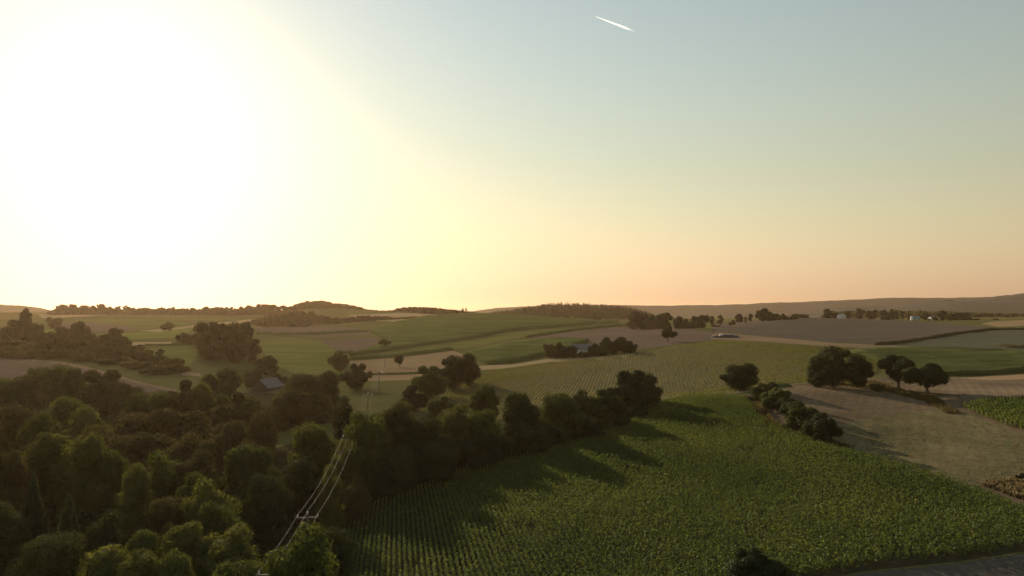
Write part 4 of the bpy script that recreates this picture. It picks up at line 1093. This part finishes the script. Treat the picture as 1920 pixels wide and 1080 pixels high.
# teal storage building with a pale round silo in front
x, y = (1712-960)/F*905, 905.0
e = empty('storage_shed', (x, y, float(hz(x, y)) - .1), 0.15); tag(e, 'teal storage shed with a pale rounded end beyond the dark stubble', 'storage shed')
MB().box(-2, 6.5, -3, 3, 0, 5.2).build('wall', M['teal'], e)
MB().poly([(-2.3,-3.3,5.2),(6.8,-3.3,5.2),(6.8,3.3,5.2),(-2.3,3.3,5.2),(-2.3,0,6.4),(6.8,0,6.4)], [(0,1,5,4),(2,3,4,5),(0,4,3),(1,2,5),(0,3,2,1)]).build('roof', M['teal'], e)
MB().tube([(-3.4,-1.5,0),(-3.4,-1.5,5.2),(-3.4,-1.5,6.0),(-3.4,-1.5,6.5)], [1.6,1.6,1.1,.2], 14).build('silo', M['white'], e)
MB().box(1.2, 3.6, -3.06, -3.0, 0, 3.4).build('door', M['roof_pale'], e)
# silage heap under sheets
x, y = on_ground(1362, 633)
e = empty('silage_heap', (x, y, float(hz(x, y)) - .1), -0.12); tag(e, 'long low dark sheeted heap with a white patch on the stubble slope', 'silage heap')
def mound(name, mat, L, W, H, x0, seed):
    r = np.random.default_rng(seed); V = []; FA = []; n, m = 18, 10
    for i in range(n):
        t = i/(n-1)*2-1; pr = max(0.0, 1-abs(t)**2.6)
        for k in range(m):
            a = math.pi*k/(m-1); V.append((x0+t*L/2, -math.cos(a)*W/2*(.35+.65*pr), math.sin(a)**.8*H*pr*(1+.16*math.sin(i*1.7+k))-.05))
    for i in range(n-1):
        for k in range(m-1): FA.append((i*m+k, i*m+k+1, (i+1)*m+k+1, (i+1)*m+k))
    return link(name, np_mesh(name, V, FA, M[mat], smooth=True), e)
mound('sheet', 'tarp', 17, 6, 2.4, 1.5, 1); mound('sheet', 'tarp', 8, 4.5, 1.6, -6.5, 2); mound('cover', 'roof_pale', 3.4, 3.0, 2.5, -3.6, 3)

# ------------------------------------------------------------------ two roe deer on the stubble
def deer(px, py, rot, label):
    x, y = on_ground(px, py)
    joints = [(-.42,0,.72),(-.1,0,.74),(.25,0,.72),(.42,0,.80),(.55,0,1.02),(.60,0,1.14),(.76,0,1.08)]
    edges = [(i, i+1) for i in range(6)]; rad = [.13,.155,.15,.10,.065,.07,.035]
    for sx, lst in ((-.38, [(.72-.05),.45,.36,.0]), (.28, [(.66),.42,.22,.0])):
        for sy in (-.08, .08):
            b = len(joints)
            if sx < 0: pts = [(sx,sy,.62),(sx+.05,sy,.44),(sx-.09,sy,.27),(sx-.05,sy,.02)]
            else: pts = [(sx,sy,.60),(sx-.02,sy,.42),(sx+.01,sy,.22),(sx,sy,.02)]
            joints += pts; rad += [.085,.06,.032,.026]
            edges += [(0 if sx < 0 else 2, b)] + [(b+i, b+i+1) for i in range(3)]
    for sy in (-1, 1):
        b = len(joints); joints += [(.57, sy*.05, 1.2), (.53, sy*.10, 1.30)]; rad += [.03,.015]; edges += [(5, b), (b, b+1)]
    me = bpy.data.meshes.new('deer'); me.from_pydata(joints, edges, []); me.materials.append(M['fur'])
    o = link('roe_deer', me); tag(o, label, 'deer', 'deer on the stubble')
    o.location = (x, y, float(hz(x, y))); o.rotation_euler = (0, 0, rot)
    sk = o.modifiers.new('skin', 'SKIN')
    for v, r_ in zip(me.skin_vertices[0].data, rad): v.radius = (r_, r_)
    me.skin_vertices[0].data[1].use_root = True
    sb = o.modifiers.new('sub', 'SUBSURF'); sb.levels = 1; sb.render_levels = 1
deer(1797, 745, 0.3, 'left one of two small dark deer standing on stubble near the oaks')
deer(1809, 744, 2.6, 'right one of two small dark deer standing on stubble near the oaks')

# ------------------------------------------------------------------ contrail and faint cirrus (outside the haze)
def trail(name, p0, p1, Y, w0, w1, dens, label, cat, n=40, fade=True):
    a = Vector(at(p0[0], p0[1], Y)); b = Vector(at(p1[0], p1[1], Y))
    r = random.Random(3)
    pts = []; rads = []
    for i in range(n):
        t = i/(n-1); pts.append(a.lerp(b, t))
        w = (w0 + (w1-w0)*t) * Y / F * 0.5
        rads.append(max(0.3, w * min(1, t*12 + .12) * min(1, (1-t)*3 + .05) * (1 + .12*r.uniform(-1, 1))))
    m, nn, l, out = new_mat(name + '_vapour')
    v = nn.new('ShaderNodeVolumePrincipled'); v.inputs['Color'].default_value = (1, 1, 1, 1); v.inputs['Density'].default_value = dens; v.inputs['Anisotropy'].default_value = 0.55
    tc = nn.new('ShaderNodeTexCoord'); sx = nn.new('ShaderNodeSeparateXYZ'); l.new(tc.outputs['Generated'], sx.inputs[0])
    mr = nn.new('ShaderNodeMapRange'); mr.inputs['From Min'].default_value = 0.05; mr.inputs['From Max'].default_value = 1.0
    mr.inputs['To Min'].default_value = dens; mr.inputs['To Max'].default_value = dens * 0.06
    l.new(sx.outputs['X'], mr.inputs['Value']); l.new(mr.outputs[0], v.inputs['Density'])
    l.new(v.outputs[0], out.inputs['Volume'])
    o = MB().tube(pts, rads, 12).build(name, m); tag(o, label, cat)
trail('contrail', (1114,30), (1196,61), 9000, 1.2, 6, 0.045, 'short bright white contrail high in the clear sky', 'contrail')
